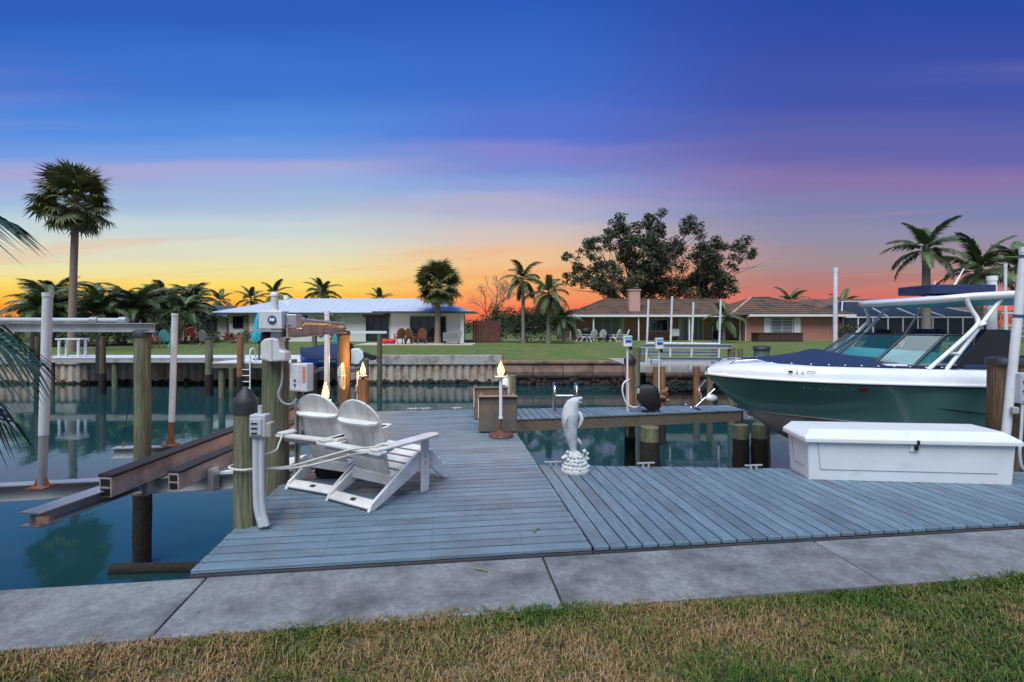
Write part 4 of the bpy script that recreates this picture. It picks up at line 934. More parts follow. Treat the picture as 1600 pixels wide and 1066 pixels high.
# lift drive units on posts with painted covers
def drive(label, x, y, z, h, w=.17):
    t = thing('lift_drive', label, 'lift motor', (x,y,0), 0, 'blue and white lift drive units')
    b = MB(); r0 = [[(w*.5*a, .08*c, zz) for a, c in ((-.85,-1),(.85,-1),(1,-.6),(1,.6),(.85,1),(-.85,1),(-1,.6),(-1,-.6))] for zz in (z-h/2, z-h/2+.02, z+h/2-.02, z+h/2)]
    b.grid(r0, False, True); b.add(r0[0],[tuple(range(7,-1,-1))]); b.add(r0[-1],[tuple(range(8))]); b.build('cover', 'white_gel', t, bevel=.012)
    MB().box(0.0,-.083,z-.005,w*.7,.008,h*.25).build('stripe', 'stripe_blue', t); MB().box(0.0,-.0825,z+h*.3,w*.8,.006,h*.2).build('stripe', 'turquoise', t)
    MB().cyl((.0,0,-.5),(.0,0,z-h/2),.022,n=10).build('post', 'pvc', t); MB().box(.07,.02,z-h*.62,.05,.06,h*.5).build('bracket', 'dark_trim', t)
mat('stripe_blue', (.02,.08,.42), None, 4, .4)
drive('blue and white lift drive on a pole beside the orange pile', 2.30, 10.2, 1.385, .21)
drive('blue and white lift drive on the tall pipe over the empty lift', 4.05, 14.1, 1.20, .30, .22)

# ================================================================ empty lift and dock across the canal
fl = thing('boat_lift', 'empty white boat lift with four thin poles across the canal', 'boat lift')
for (x, y, zb, zt) in ((5.35,20.2,.6,2.72),(6.28,20.2,.35,2.83),(7.12,20.2,.45,2.60),(8.2,20.2,.35,2.70)):
    MB().cyl((x-.06,y,zb-.5),(x+.04,y,zt),.042,n=10).build('guide_pole', 'pvc', fl)
for (x0, x1, y, z, hh) in ((5.3,8.0,19.6,.40,.16),(5.2,8.3,20.6,.60,.13)): MB().ibeam((x0,y,z),(x1,y,z-.02),.16,hh).build('bunk', 'grey_box', fl)
MB().ibeam((4.3,17.0,1.0),(7.3,17.0,.98),.14,.14).build('top_beam', 'grey_box', fl)
MB().cyl((4.5,17.0,1.10),(6.9,17.0,1.08),.03,n=8).build('drive_pipe', 'white_paint', fl)
MB().box(5.45,19.4,.30,.35,.3,.22).build('gear_box', 'grey_box', fl, bevel=.03)
for (x, zt) in ((4.15,.95),(7.30,.95)): MB().cyl((x,17.05,-2.3),(x,17.05,zt),.12,.115,12).build('lift_pile', 'pile', fl)
rd = thing('far_dock', 'grey far dock behind the empty lift, ringed by orange piles', 'dock')
bmx = MB().box(0,0,0,.19,4.6,.05).mesh('board', 'cap_concrete'); x = 5.0
while x < 12.2: place(bmx, 'board', rd, (x,24.0,-.02)); x += .2
MB().bb(4.9,12.2,21.62,21.7,-.30,-.05).build('fascia_beam', 'cap_concrete', rd)
for (x, y) in ((6.05,21.5),(7.75,21.5),(8.3,21.5)): MB().cyl((x,y,-2.3),(x,y,-.04),.14,.13,12).build('support_pile', 'pile_orange', rd)
pile('mooring_pile', 'rust orange pile with oyster clump under the striped lift drive', 4.17, 14.2, .55, .085, 'pile_orange', None, n=12)
o = MB(); 
for i in range(16): o.ball((4.17+rng.uniform(-.12,.12),14.15+rng.uniform(-.1,.05),-.22+rng.uniform(-.16,.16)), rng.uniform(.04,.09), None, None, 6, 4)
tag(o.build('oyster_clump', 'pile_orange'), 'clump of brown oysters on the rust orange pile', 'oysters')
pile('mooring_pile', 'stout green pile with dark flat cap beyond the boat bow', 5.85, 12.0, 1.18, .17, 'bucket_green', 'flat')
pile('mooring_pile', 'slim tan pile beside the far end of the white lift beam', 7.05, 15.8, .98, .075, 'pile', None, n=12)
pile('mooring_pile', 'dark capped pile in front of the coral house lawn', 8.9, 22.5, .95, .13, 'pile', 'cone', n=12)
pile('mooring_pile', 'dark capped pile between the thin white poles', 6.0, 23.5, .55, .13, 'pile', 'cone', n=12)
# covered dinghy with outboard across the canal
dg = thing('dinghy', 'dark covered blue dinghy with raised white outboard', 'boat', (-9.75,23.6,.0)); dg.scale = (.86,.86,.86)
rows = []; rows2 = []
for u, b_, zk in ((0,.05,.1),(.2,.35,-.05),(.6,.62,-.16),(1.3,.75,-.2),(2.2,.75,-.2),(2.7,.72,-.18)):
    rows.append([(u,b_*c,zk+q) for c, q in ((-1.0,.42),(-.93,.1),(-.5,0),(0,-.04),(.5,0),(.93,.1),(1.0,.42))])
    rows2.append([(u,b_*c*1.03,zk+.42+q*(.3+.5*math.sin(min(1,u/2.2)*PI*.6))) for c, q in ((-1,-.06),(-.98,.1),(-.8,.55),(-.4,.9),(0,1),(.4,.9),(.8,.55),(.98,.1),(1,-.06))])
hb = MB().grid(rows); hb.add(rows[-1],[tuple(range(7))]); hb.build('hull', 'stripe_blue', dg)
cvv = MB().grid(rows2); cvv.add(rows2[-1],[tuple(range(9))]); cvv.build('cover', 'navy', dg)
for i in range(9): MB().box(1.3+i*.1,-.775,.09,.07,.01,.07).build('hull_mark', 'leaf_lime', dg)
MB().prism([(2.75,-.1),(3.15,-.15),(3.45,.2),(3.40,.5),(3.1,.75),(2.75,.7)], 'y', -.22, .22).build('outboard_cowl', 'white_gel', dg, bevel=.06, seg=3)
MB().prism([(3.2,.5),(3.42,.55),(3.75,.42),(4.1,.35),(4.05,.12),(3.8,.08),(3.6,.2),(3.35,.2)], 'y', -.09, .09).build('outboard_leg', 'black', dg, bevel=.04)
for a in (.3,2.4,4.5): MB().box(4.1,.12*math.cos(a),.18+.12*math.sin(a),.03,.1,.16,(a,0,.3)).build('propeller_blade', 'black', dg)
dlf = thing('boat_lift', 'wooden lift posts with white crossbar holding the covered dinghy', 'boat lift', (-9.75,23.6,0))
for x in (.2,3.35):
    for y in (-1.15,1.15): MB().cyl((x,y,-2.4),(x,y,1.25 if y > 0 else .2),.13,.12,12).build('lift_pile', 'pile', dlf)
MB().beam((-.1,1.15,1.35),(3.7,1.15,1.35),.14,.12).build('top_beam', 'white_paint', dlf)
for x in (.6,2.3): MB().beam((x,-1.3,-.42),(x,1.3,-.42),.12,.16).build('cradle_beam', 'alu', dlf)
# ================================================================ houses
def hip_roof(x0, x1, y0, y1, ze, rx0, rx1, ry, zr):
    m = MB(); vs = [(x0,y0,ze),(x1,y0,ze),(x1,y1,ze),(x0,y1,ze),(rx0,ry,zr),(rx1,ry,zr)]
    m.add(vs, [(0,1,5,4),(1,2,5),(2,3,4,5),(3,0,4),(3,2,1,0)]); return m
def window(par, x0, x1, z0, z1, y, nx=1, nz=1, fr='dark_trim', gl='glass_dark', w=.07):
    f = MB()
    f.bb(x0,x1,y-.05,y+.06,z0,z0+w); f.bb(x0,x1,y-.05,y+.06,z1-w,z1); f.bb(x0,x0+w,y-.05,y+.06,z0+w,z1-w); f.bb(x1-w,x1,y-.05,y+.06,z0+w,z1-w)
    for i in range(1,nx): xx = lerp(x0,x1,i/nx); f.bb(xx-w*.4,xx+w*.4,y-.045,y+.055,z0+w,z1-w)
    for i in range(1,nz): zz = lerp(z0,z1,i/nz); f.bb(x0+w,x1-w,y-.04,y+.05,zz-w*.3,zz+w*.3)
    fo = f.build('window_frame', fr, par)
    for i in range(nx): MB().bb(lerp(x0,x1,i/nx)+w*.5, lerp(x0,x1,(i+1)/nx)-w*.5, y+.0, y+.03, z0+w*.5, z1-w*.5).build('pane', gl, fo)
    return fo
# ---- white house with the metal roof
GH = .2
wh = thing('white_house', 'low white stucco house with pale metal roof and dark glass doors', 'house')
MB().bb(-26.2,-11.2,47.05,55,GH-.1,2.75).build('wall', 'stucco', wh); MB().bb(-10.2,-4.35,43.05,47.5,GH-.1,2.75).build('wall', 'stucco', wh)
MB().bb(-11.2,-10.2,47.0,47.5,GH-.1,2.75).build('wall', 'stucco', wh)
r1 = hip_roof(-27.7,-8.0,46.2,56,2.80,-21.9,-9.2,51,4.35).build('roof', 'metal_roof', wh)
r2 = hip_roof(-11.45,-3.1,42.0,51.5,2.82,-7.9,-6.5,46.8,3.92).build('roof', 'metal_roof', wh)
for (x0,x1,y) in ((-27.72,-11.5,46.18),(-11.47,-3.08,41.97)): MB().bb(x0,x1,y-.06,y+.05,2.66,2.83).build('gutter', 'fascia_blue', wh)
def seams(x0, x1, rx0, rx1, y0, ry, ze, zr, par):
    x = x0+.5
    while x < x1-.3:
        # climb the front slope until the hip line
        tmax = min(1, (x-x0)/max(.01,rx0-x0) if x < rx0 else ((x1-x)/max(.01,x1-rx1) if x > rx1 else 1))
        MB().beam((x,y0+.02,ze+.008),(x,lerp(y0,ry,tmax),lerp(ze,zr,tmax)+.008),.03,.03).build('seam', 'metal_roof', par); x += .62
seams(-27.7,-11.5,-21.9,-9.2,46.2,51,2.80,4.35,r1); seams(-11.45,-3.1,-7.9,-6.5,42.0,46.8,2.82,3.92,r2)
window(wh, -25.6,-24.65,1.42,2.50,47.0,1,1); MB().bb(-24.62,-24.2,46.92,47.04,GH,2.66).build('stone_pier', 'stone', wh)
window(wh, -20.3,-18.8,2.0,2.55,47.0,2,1); window(wh, -13.4,-11.35,GH,2.45,47.0,3,1)
window(wh, -8.55,-5.55,GH+.02,2.42,43.0,4,1)
MB().bb(-4.30,-4.0,42.5,42.8,GH,2.72).build('post', 'stucco', wh)
MB().bb(-13.6,-11.0,46.6,46.95,2.46,2.66).build('beam', 'wicker', wh)
MB().tube([(-26.9,46.3,2.66),(-26.6,46.5,2.5),(-26.1,46.95,2.3),(-26.1,46.97,.3)], .06, 6).build('downpipe', 'fascia_blue', wh)
struct(MB().bb(-12.0,-3.0,39.2,43.0,.10,.21).build('patio', 'patio'))
MB().bb(-22.5,-22.1,50.4,50.8,4.2,4.62).build('vent', 'stucco', r1)
# fence boards beside it
fe = thing('board_fence', 'dark red board fence between white house and bare tree', 'fence')
for i in range(12): MB().bb(-3.35+i*.2,-3.17+i*.2,43.6,43.64,GH,2.08).build('board', 'fence_red', fe)
# ---- coral house with tiled roof
chs = thing('coral_house', 'long coral stucco house with brown tile roof and porch', 'house')
G2 = .12
MB().bb(5.9,22.4,52.6,60,G2-.1,2.62).build('wall', 'coral', chs); MB().bb(22.4,31.3,49.0,60,G2-.1,2.62).build('wall', 'coral', chs)
r1 = hip_roof(5.3,24,49.8,61,2.66,9.9,22.0,55,4.45).build('roof', 'tile_roof', chs)
r2 = hip_roof(20.6,32.3,48.2,61,2.66,25.2,27.0,54,4.60).build('roof', 'tile_roof', chs)
for (p0, p1) in (((9.9,55,4.45),(22.0,55,4.45)),((20.6,48.2,2.70),(25.2,54,4.60)),((25.2,54,4.60),(27.0,54,4.60)),((27,54,4.6),(32.3,48.2,2.70)),((5.3,49.8,2.70),(9.9,55,4.45))):
    MB().tube([p0,p1], .10, 6).build('ridge_tiles', 'coral_pale' if p0[0] == 20.6 else 'tile_roof', r1)
rowsn = 0
# courses of barrel tile as rows of ridges down the slopes
def courses(x0, x1, rx0, rx1, y0, ry, ze, zr, par):
    k = 9
    for i in range(k):
        q = (i+.5)/k; MB().beam((lerp(x0,rx0,q)+.1,lerp(y0,ry,q),lerp(ze,zr,q)+.02),(lerp(x1,rx1,q)-.1,lerp(y0,ry,q),lerp(ze,zr,q)+.02),.10,.05).build('tile_course', 'tile_roof', par)
courses(5.3,24,9.9,22,49.8,55,2.66,4.45,r1); courses(20.6,32.3,25.2,27,48.2,54,2.66,4.60,r2)
MB().bb(5.25,22.3,49.66,49.82,2.50,2.70).build('fascia', 'white_paint', chs); MB().bb(22.31,32.35,48.06,48.22,2.50,2.70).build('fascia', 'white_paint', chs)
MB().bb(5.3,22.2,49.9,52.6,2.47,2.50).build('porch_ceiling', 'turquoise', chs)
cmy = MB(); cmy.bb(11.7,12.78,51.0,51.9,2.6,5.15); cmy.build('chimney', 'coral_pale', chs, bevel=.02); MB().bb(11.62,12.86,50.92,51.98,5.15,5.27).build('chimney_cap', 'coral_pale', chs); MB().bb(11.85,12.6,51.1,51.8,5.27,5.32).build('chimney_pot', 'dark_trim', chs)
for x in (7.95,12.35,17.3,22.25,5.7): MB().bb(x-.06,x+.06,49.9,50.02,G2,2.49).build('porch_post', 'white_paint', chs)
window(chs, 8.4,11.1,G2,2.42,52.5,3,1,'grey_pvc','sheer_grey'); window(chs, 14.1,16.0,1.05,2.35,52.5,1,1,'white_paint','glass_dark'); window(chs, 17.5,19.6,G2,2.40,52.5,4,1,'white_paint','sheer_grey'); window(chs, 20.5,21.9,G2,2.4,52.5,2,1,'white_paint','glass_dark')
MB().bb(11.15,11.5,52.4,52.56,G2,2.45).build('curtain_panel', 'curtain', chs); MB().bb(17.0,17.4,52.4,52.56,G2,2.45).build('curtain_panel', 'curtain', chs)
window(chs, 24.75,26.85,.92,2.42,48.95,2,5,'white_paint','sheer_grey')
for x in (24.05,26.92): MB().bb(x,x+.62,48.86,48.96,.88,2.45).build('shutter', 'white_paint', chs)
MB().tube([(22.3,48.2,2.5),(22.32,48.9,2.3),(22.32,48.9,.2)], .06, 6).build('downpipe', 'white_paint', chs)
struct(MB().bb(5.0,23,43.5,52.6,-.1,G2+.005).build('patio', 'patio'))
sp = thing('hot_tub', 'dark brown panelled hot tub against the coral wing wall', 'hot tub', (22.9,46.2,G2))
for i in range(8): MB().bb(i*.5-.9,i*.5-.42,-.5,.9,-.1,.82).build('panel', 'brown_board', sp, bevel=.02)
MB().bb(-.95,3.15,-.55,.95,.80,.90).build('cover', 'brown_board', sp, bevel=.03)
# patio furniture
def patio_chair(label, x, y, z, rz, m='white_poly', grp='white patio chairs', sc_=1.0):
    t = thing('patio_chair', label, 'chair', (x,y,z), rz, grp); t.scale = (sc_,)*3
    MB().box(0,0,.40,.55,.55,.06,(R(8),0,0)).build('seat', m, t); MB().prism([(-.28,0),(.28,0),(.28,.42),(.16,.62),(0,.68),(-.16,.62),(-.28,.42)], 'y', -.03, .03).build('backrest', m, t, loc=(0,-.28,.40), rot=(R(18),0,0))
    for x_ in (-.26,.26):
        MB().box(x_,.24,.2,.05,.05,.40).build('leg', m, t); MB().beam((x_,-.45,.0),(x_,-.1,.42),.05,.06).build('leg', m, t); MB().box(x_*1.1,0,.62,.09,.65,.04).build('arm', m, t); MB().box(x_*1.1,.24,.5,.05,.05,.24).build('arm_post', m, t)
    return t
for (x, y, rz, lb) in ((6.35,46.5,-.9,'white patio chair by the palm, end of the row'),(7.15,46.0,.4,'white patio chair, second from the palm'),(7.85,45.0,2.6,'greyish patio chair with its back to the canal'),(9.15,45.6,.9,'white patio chair beside the small dark table'),(9.95,46.0,1.4,'white patio chair beyond the small dark table')):
    patio_chair(lb, x, y, G2, rz, 'white_poly' if 'white' in lb else 'chair_grey', sc_=1.15)
tb_ = thing('patio_table', 'small dark table among the white patio chairs', 'table', (8.55,45.8,G2))
MB().lathe([(.45,.68),(.45,.73),(.001,.735)]).build('table_top', 'dark_trim', tb_); MB().cyl((0,0,0),(0,0,.7),.05,n=8).build('leg', 'dark_trim', tb_); MB().lathe([(.25,0),(.25,.03),(.05,.06)]).build('base', 'dark_trim', tb_)
gl = thing('grill', 'black domed grill under the porch of the coral house', 'grill', (7.1,49.2,G2))
MB().ball((0,0,1.0),.45,.35,.32).build('hood', 'black', gl); MB().bb(-.45,.45,-.3,.3,.05,.8).build('cabinet', 'black', gl)
pt = thing('porch_bench', 'cream bench on the porch near the dark window', 'bench', (15.7,50.6,G2))
MB().bb(-1.6,.6,-.3,.3,.38,.46).build('seat', 'brown_board', pt); MB().bb(.1,.9,.2,.3,.5,1.2).build('backrest', 'stucco', pt)
for x in (-1.5,.5): MB().bb(x-.05,x+.05,-.25,.25,0,.40).build('leg', 'brown_board', pt)
for (x, y, rz, lb) in ((-9.0,41.0,.5,'wicker chair beside the red cushions'),(-7.9,40.6,-.4,'wicker chair before the dark glass doors, first of the pair'),(-7.2,40.8,.3,'wicker chair before the dark glass doors, beside the palm trunk')):
    patio_chair(lb, x, y, .21, rz, 'wicker', 'wicker chairs on the white house patio', 1.2)
tt_ = thing('patio_table', 'low dark table between the wicker chairs', 'table', (-8.35,40.3,.21)); MB().lathe([(.5,.5),(.5,.55),(.001,.56)]).build('table_top', 'dark_trim', tt_); MB().cyl((0,0,0),(0,0,.5),.05,n=8).build('leg', 'dark_trim', tt_)
cs = thing('lounge_bench', 'grey slatted lounge bench by the white corner pillar', 'bench', (-4.65,40.5,.21), .15)
MB().bb(-.8,.5,-.3,.35,.22,.34).build('seat', 'chair_grey', cs, bevel=.03); MB().box(.55,0,.62,.10,.65,.75,(0,R(14),0)).build('backrest', 'chair_grey', cs, bevel=.03); MB().box(-.2,.35,.6,1.2,.08,.6).build('side_back', 'chair_grey', cs, bevel=.03)
for x in (-.7,.4): MB().box(x,0,.11,.07,.6,.22).build('leg', 'dark_trim', cs)
rcx = thing('red_cushions', 'pair of red cushions heaped on the white house patio', 'cushion', (-9.85,40.8,.21)); MB().ball((-.25,0,.2),.36,.3,.22).build('cushion', 'red_cloth', rcx); MB().ball((.25,.05,.2),.33,.3,.21).build('cushion', 'red_cloth', rcx)
# turquoise chair and grey chairs by the planting bed
patio_chair('turquoise lawn chair beside the covered dinghy', -10.35,30.6,.02,.3,'turquoise','turquoise lawn chairs',1.2)
patio_chair('turquoise lawn chair before the far palm hedge', -24.6,36.5,.1,.2,'turquoise','turquoise lawn chairs',1.2)
patio_chair('grey lawn chair before the far palm hedge', -22.0,37,.1,-.2,'chair_grey','grey lawn chairs',1.2)
# distant house with blue roof, and pool cage
bh = thing('blue_roof_house', 'pale two storey house with blue roof beyond the palms', 'house')
MB().bb(-60.5,-53.5,74,80,.2,4.7).build('wall', 'stucco', bh); hip_roof(-62,-52,73,81,4.4,-58.5,-55.5,77,6.7).build('roof', 'blue_roof', bh)
window(bh,-59.9,-57.9,2.7,4.1,73.95,2,1); window(bh,-56.4,-54.6,2.7,4.1,73.95,2,1)
bh2 = thing('grey_roof_house', 'grey roofed house peeping between bushes and white house', 'house')
MB().bb(-34.5,-28.8,52,58,.2,2.6).build('wall', 'stucco', bh2); hip_roof(-35.2,-28.2,51,59,2.5,-33,-30,55,3.8).build('roof', 'blue_roof', bh2); window(bh2,-32,-30,.9,2.2,51.95,2,1)
pc = thing('pool_cage', 'dark screened pool cage with white frame behind the boat', 'screen enclosure')
MB().bb(32.2,46.5,49.7,49.72,.1,2.35).build('screen', 'screen', pc)
for i in range(11): x = 32.1+i*1.45; MB().bb(x-.05,x+.05,49.6,49.68,.1,2.45).build('frame_post', 'white_paint', pc)
MB().bb(32,46.7,49.58,49.69,2.4,2.52).build('frame_beam', 'white_paint', pc)
hip_roof(32.0,46.7,49.75,60,2.5,35.5,43.5,55,4.2).build('roof_screen', 'screen', pc)
for x0, x1 in ((32.0,35.5),(36.5,37.3),(39.4,39.6),(42.0,41.6),(46.7,43.5)): MB().beam((x0,49.72,2.54),(x1,55,4.24),.09,.09).build('roof_frame', 'white_paint', pc)
MB().beam((35.5,55,4.25),(43.5,55,4.25),.09,.09).build('roof_frame', 'white_paint', pc)
th = thing('tile_roof_house', 'brown tile roofed house behind the pool cage', 'house'); MB().bb(33,58,61,68,.2,3.0).build('wall', 'coral', th); hip_roof(32,60,60,70,2.9,37,54,65,5.0).build('roof', 'tile_roof', th)
pgl = thing('pergola', 'white lattice pergola at the lawn behind the tall banded pole', 'pergola', (42.0,43.5,.15))
for x in (0,2.2,4.4): MB().bb(x-.07,x+.07,-.07,.07,0,2.5).build('post', 'white_paint', pgl)
MB().bb(-.4,4.8,-.06,.06,2.5,2.66).build('beam', 'white_paint', pgl)
for i in range(3): MB().beam((.1,0,1.5-i*.45),(4.3,0,1.5-i*.45),.04,.05).build('lattice_bar', 'white_paint', pgl)

# ================================================================ plants
def frond_mesh(name, L, nl, droop, ll, w, mtl, seed, vee=.35, hang=.6):
    r = random.Random(seed); m = MB(); pts = []; p = V(0,0,0); a = 0.0; k = 14
    for i in range(k+1):
        q = i/k; a = -droop*q**1.4; pts.append((p.copy(), a)); p = p+V(math.cos(a),0,math.sin(a))*(L/k)
    m.tube([tuple(x[0]) for x in pts], [lerp(.022,.004,i/k)*L/2.2 for i in range(k+1)], 4, False)
    for i in range(nl):
        q = .14+.86*(i+.5)/nl; f = q*k; j = min(k-1,int(f)); c = pts[j][0].lerp(pts[j+1][0], f-j); ang = pts[j][1]
        fw = V(math.cos(ang),0,math.sin(ang)); up = V(-math.sin(ang),0,math.cos(ang))
        l = ll*(math.sin(PI*min(1,.18+.78*q))**.7)*r.uniform(.85,1.1)
        for s in (-1,1):
            d = (V(0,s,0)*1.0+fw*(.35+.75*q)+up*vee*r.uniform(.4,1.2)).normalized()
            mid = c+d*l*.5; tip = c+d*l*.92+V(0,0,-1)*l*hang*r.uniform(.5,1.2)
            wv = fw*w*.5
            m.add([c-wv*.6, c+wv*.6, mid+wv, mid-wv, tip], [(0,1,2,3),(3,2,4)])
    return m.mesh(name, mtl)
def fan_mesh(name, lp, R_, nb, mtl, seed):
    r = random.Random(seed); m = MB(); m.tube([(0,0,0),(lp*.5,0,.03*lp),(lp,0,0)], [.025,.02,.015], 4, False)
    for i in range(nb):
        a = lerp(-2.25,2.25,(i+.5)/nb); l = R_*(.62+.38*math.cos(a*.62))*r.uniform(.9,1.08)
        d = V(math.cos(a),math.sin(a),-.25*abs(math.sin(a))+.12); sd = V(-math.sin(a),math.cos(a),0)*(R_*.052)
        c = V(lp,0,0); m1 = c+d*l*.55; t_ = c+d*l*.95+V(0,0,-l*r.uniform(.12,.42))
        m.add([c-sd*.25,c+sd*.25,m1+sd,m1-sd,t_],[(0,1,2,3),(3,2,4)])
    return m.mesh(name, mtl)
def feather_palm(name, label, x, y, z0, h, fr, n=16, trunk=.14, e0=80, e1=-25, tm='trunk_grey', seed=1, lean=0, group=None, sc_=1, cshaft=False):
    r = random.Random(seed); t = thing(name, label, 'palm tree', (x,y,z0), r.uniform(0,6), group)
    if h > .1: MB().tube([(0,0,-.1),(lean*.2,0,h*.3),(lean*.6,0,h*.7),(lean,0,h)], [trunk*1.25,trunk,trunk*.9,trunk*.85], 10).build('trunk', tm, t)
    if cshaft: MB().tube([(lean,0,h-.05),(lean,0,h+.5),(lean,0,h+.9)], [trunk*.9,trunk*.8,trunk*.3], 8).build('crownshaft', 'frond_green', t)
    for i in range(n):
        q = (i+.5)/n; el = R(lerp(e0,e1,q**.85)+r.uniform(-7,7)); a = i*2.39996+r.uniform(-.25,.25)
        o = place(fr[i%len(fr)], 'frond', t, (lean,0,h+(.25*(1-q) if h > .1 else 0)), (r.uniform(-.25,.25), -el, a)); k = sc_*r.uniform(.85,1.1); o.scale = (k,k,k)
    return t
def fan_palm(name, label, x, y, z0, h, leaves, dry, n, trunk, seed, sc_=1, lean=0, sag=-75):
    r = random.Random(seed); t = thing(name, label, 'palm tree', (x,y,z0), 0)
    MB().tube([(0,0,-.1),(lean*.1,0,h*.25),(lean*.45,0,h*.6),(lean*.9,0,h*.92),(lean,0,h)], [trunk*1.3,trunk*1.05,trunk,trunk*.98,trunk*1.1], 12).build('trunk', 'trunk_palm', t)
    for i in range(n):
        q = (i+.5)/n; el = R(lerp(84,sag,q)+r.uniform(-9,9)); a = i*2.39996+r.uniform(-.3,.3)
        o = place((dry if q > .93 and dry else leaves)[i%2], 'fan_leaf', t, (lean,0,h+.1*(1-q)), (r.uniform(-.5,.5), -el, a)); k = sc_*r.uniform(.8,1.12); o.scale = (k,k,k)
    return t
FANS = [fan_mesh('fan_leaf', 1.15, 1.0, 26, 'fan_green', s) for s in (1,2)]; DRY = [fan_mesh('fan_leaf', 1.0, .9, 22, 'fan_dry', s) for s in (3,4)]
fan_palm('cabbage_palm', 'tall cabbage palm with round crown and bare trunk on far lawn', -27.5, 32, .05, 9.3, FANS, DRY, 74, .20, 3, 1.18, .25, -68)
fan_palm('cabbage_palm', 'short cabbage palm with dense round crown before the white house', -6.05, 41.6, .18, 4.75, FANS, DRY, 84, .22, 4, 1.08, .05, -62)
QF = [frond_mesh('frond', 2.6, 46, 1.5, .66, .075, 'frond_green', s, .3, .8) for s in (11,12,13)]
CF = [frond_mesh('frond', 3.2, 48, 1.0, .80, .10, 'frond_green', s, .35, .55) for s in (21,22,23)]
TF = [frond_mesh('frond', 3.0, 52, 1.15, .78, .040, 'frond_teal', s, .2, 1.0) for s in (31,32,33)]
feather_palm('queen_palm', 'taller queen palm between the two houses', .95, 43, .15, 5.2, QF, 16, .17, 80, -35, 'trunk_grey', 5, .05, sc_=.82)
feather_palm('queen_palm', 'smaller queen palm with pale trunk beside the coral house porch', 3.0, 42, .15, 4.0, QF, 18, .18, 78, -45, 'trunk_grey', 6, .05, sc_=.92)
feather_palm('pygmy_palm', 'low pygmy palm at the coral house patio corner', 4.3, 42.5, .15, 1.9, QF, 16, .14, 80, -30, 'trunk_palm', 7, sc_=.72)
feather_palm('coconut_palm', 'small coconut palm before the coral house window', 18.1, 43.8, .12, 2.2, CF, 13, .14, 75, -40, 'trunk_grey', 8, .1, sc_=.62)
feather_palm('royal_palm', 'tall royal palm standing behind the boat hardtop', 36.4, 45, .15, 8.0, CF, 15, .34, 85, -30, 'trunk_grey', 9, .0, sc_=1.12, cshaft=True)
feather_palm('royal_palm', 'royal palm with lower crown above the boat antenna', 41.0, 45, .15, 6.2, CF, 17, .34, 82, -40, 'trunk_grey', 10, .0, sc_=1.2, cshaft=True)
feather_palm('royal_palm', 'royal palm behind the tall banded guide pole', 46.5, 47, .15, 6.5, CF, 16, .3, 82, -35, 'trunk_grey', 14, .0, sc_=1.15, cshaft=True)
for i, (px_, y, h, s_, lb) in enumerate(((-31.5,39,2.2,1.1,'bushy clump palm at the end of the far palm hedge'),(-34.5,38,2.4,1.15,'bushy clump palm behind the fish table'),(-30.2,41,2.5,1.2,'bushy clump palm just beside the tall trunk'),(-37.5,42,3.0,1.15,'bushy clump palm deep in the far hedge'))):
    feather_palm('clump_palm', lb, px_, y, .1, h, QF, 34, .12, 85, -20, 'trunk_grey', 40+i, sc_=s_*1.05, group='clump palms of the far hedge')
for i, (px_, y, h, s_, lb) in enumerate(((-30.8,45,3.0,1.15,'dark palm thicket before the blue roofed house'),(-27.4,43,2.3,1.0,'dark palm beside the two bare trunks'),(-29.4,47,3.4,1.0,'dark palm rising at the back of the thicket'))):
    feather_palm('clump_palm', lb, px_, y, .1, h, QF, 34, .12, 85, -20, 'trunk_grey', 50+i, sc_=s_, group='palms of the dark thicket')
for i, (x, y, h, s_, lb) in enumerate(((-44.5,78,5.0,1.0,'small skyline palm beyond the grey roof'),(-40.8,80,5.4,1.1,'skyline palm beyond the white roof hip'),(-37.2,80,6.2,1.25,'taller skyline palm above the white roof'),(-29.8,80,6.6,1.3,'broad skyline palm above the metal roof ridge'),(-28.0,76,5.6,1.1,'skyline palm leaning beside the broad one'),(-21.6,84,5.4,1.1,'flat skyline palm behind the roof vent'),
        (43.5,80,5.0,1.2,'skyline palm above the coral house wing'),(53.0,82,4.6,1.2,'skyline palm beside the white guide pole'))):
    feather_palm('skyline_palm', lb, x, y, .2, h, CF, 13, .16, 80, -35, 'trunk_grey', 60+i, sc_=s_*.8, group='skyline palms')
# near palm just out of frame whose fronds hang into view
npm = thing('areca_palm', 'dark feathery palm fronds hanging in over the water', 'palm tree', (-5.8,2.3,-.05))
MB().tube([(0,0,0),(.05,.02,1.0),(.12,.05,1.9)], [.09,.07,.06], 10).build('trunk', 'trunk_grey', npm)
for (z, a, el, s_, k_) in ((2.12,29,33,.88,0),(1.85,21,17,.96,1),(1.72,27,10,.90,2),(1.3,24,3,.84,0),(1.35,60,30,.8,1),(1.9,100,45,.8,2),(1.9,170,40,.8,0),(1.7,240,40,.8,1),(1.8,300,45,.8,2)):
    o = place(TF[k_], 'frond', npm, (.1,.05,z), (.15,R(-el),R(a))); o.scale = (s_,)*3
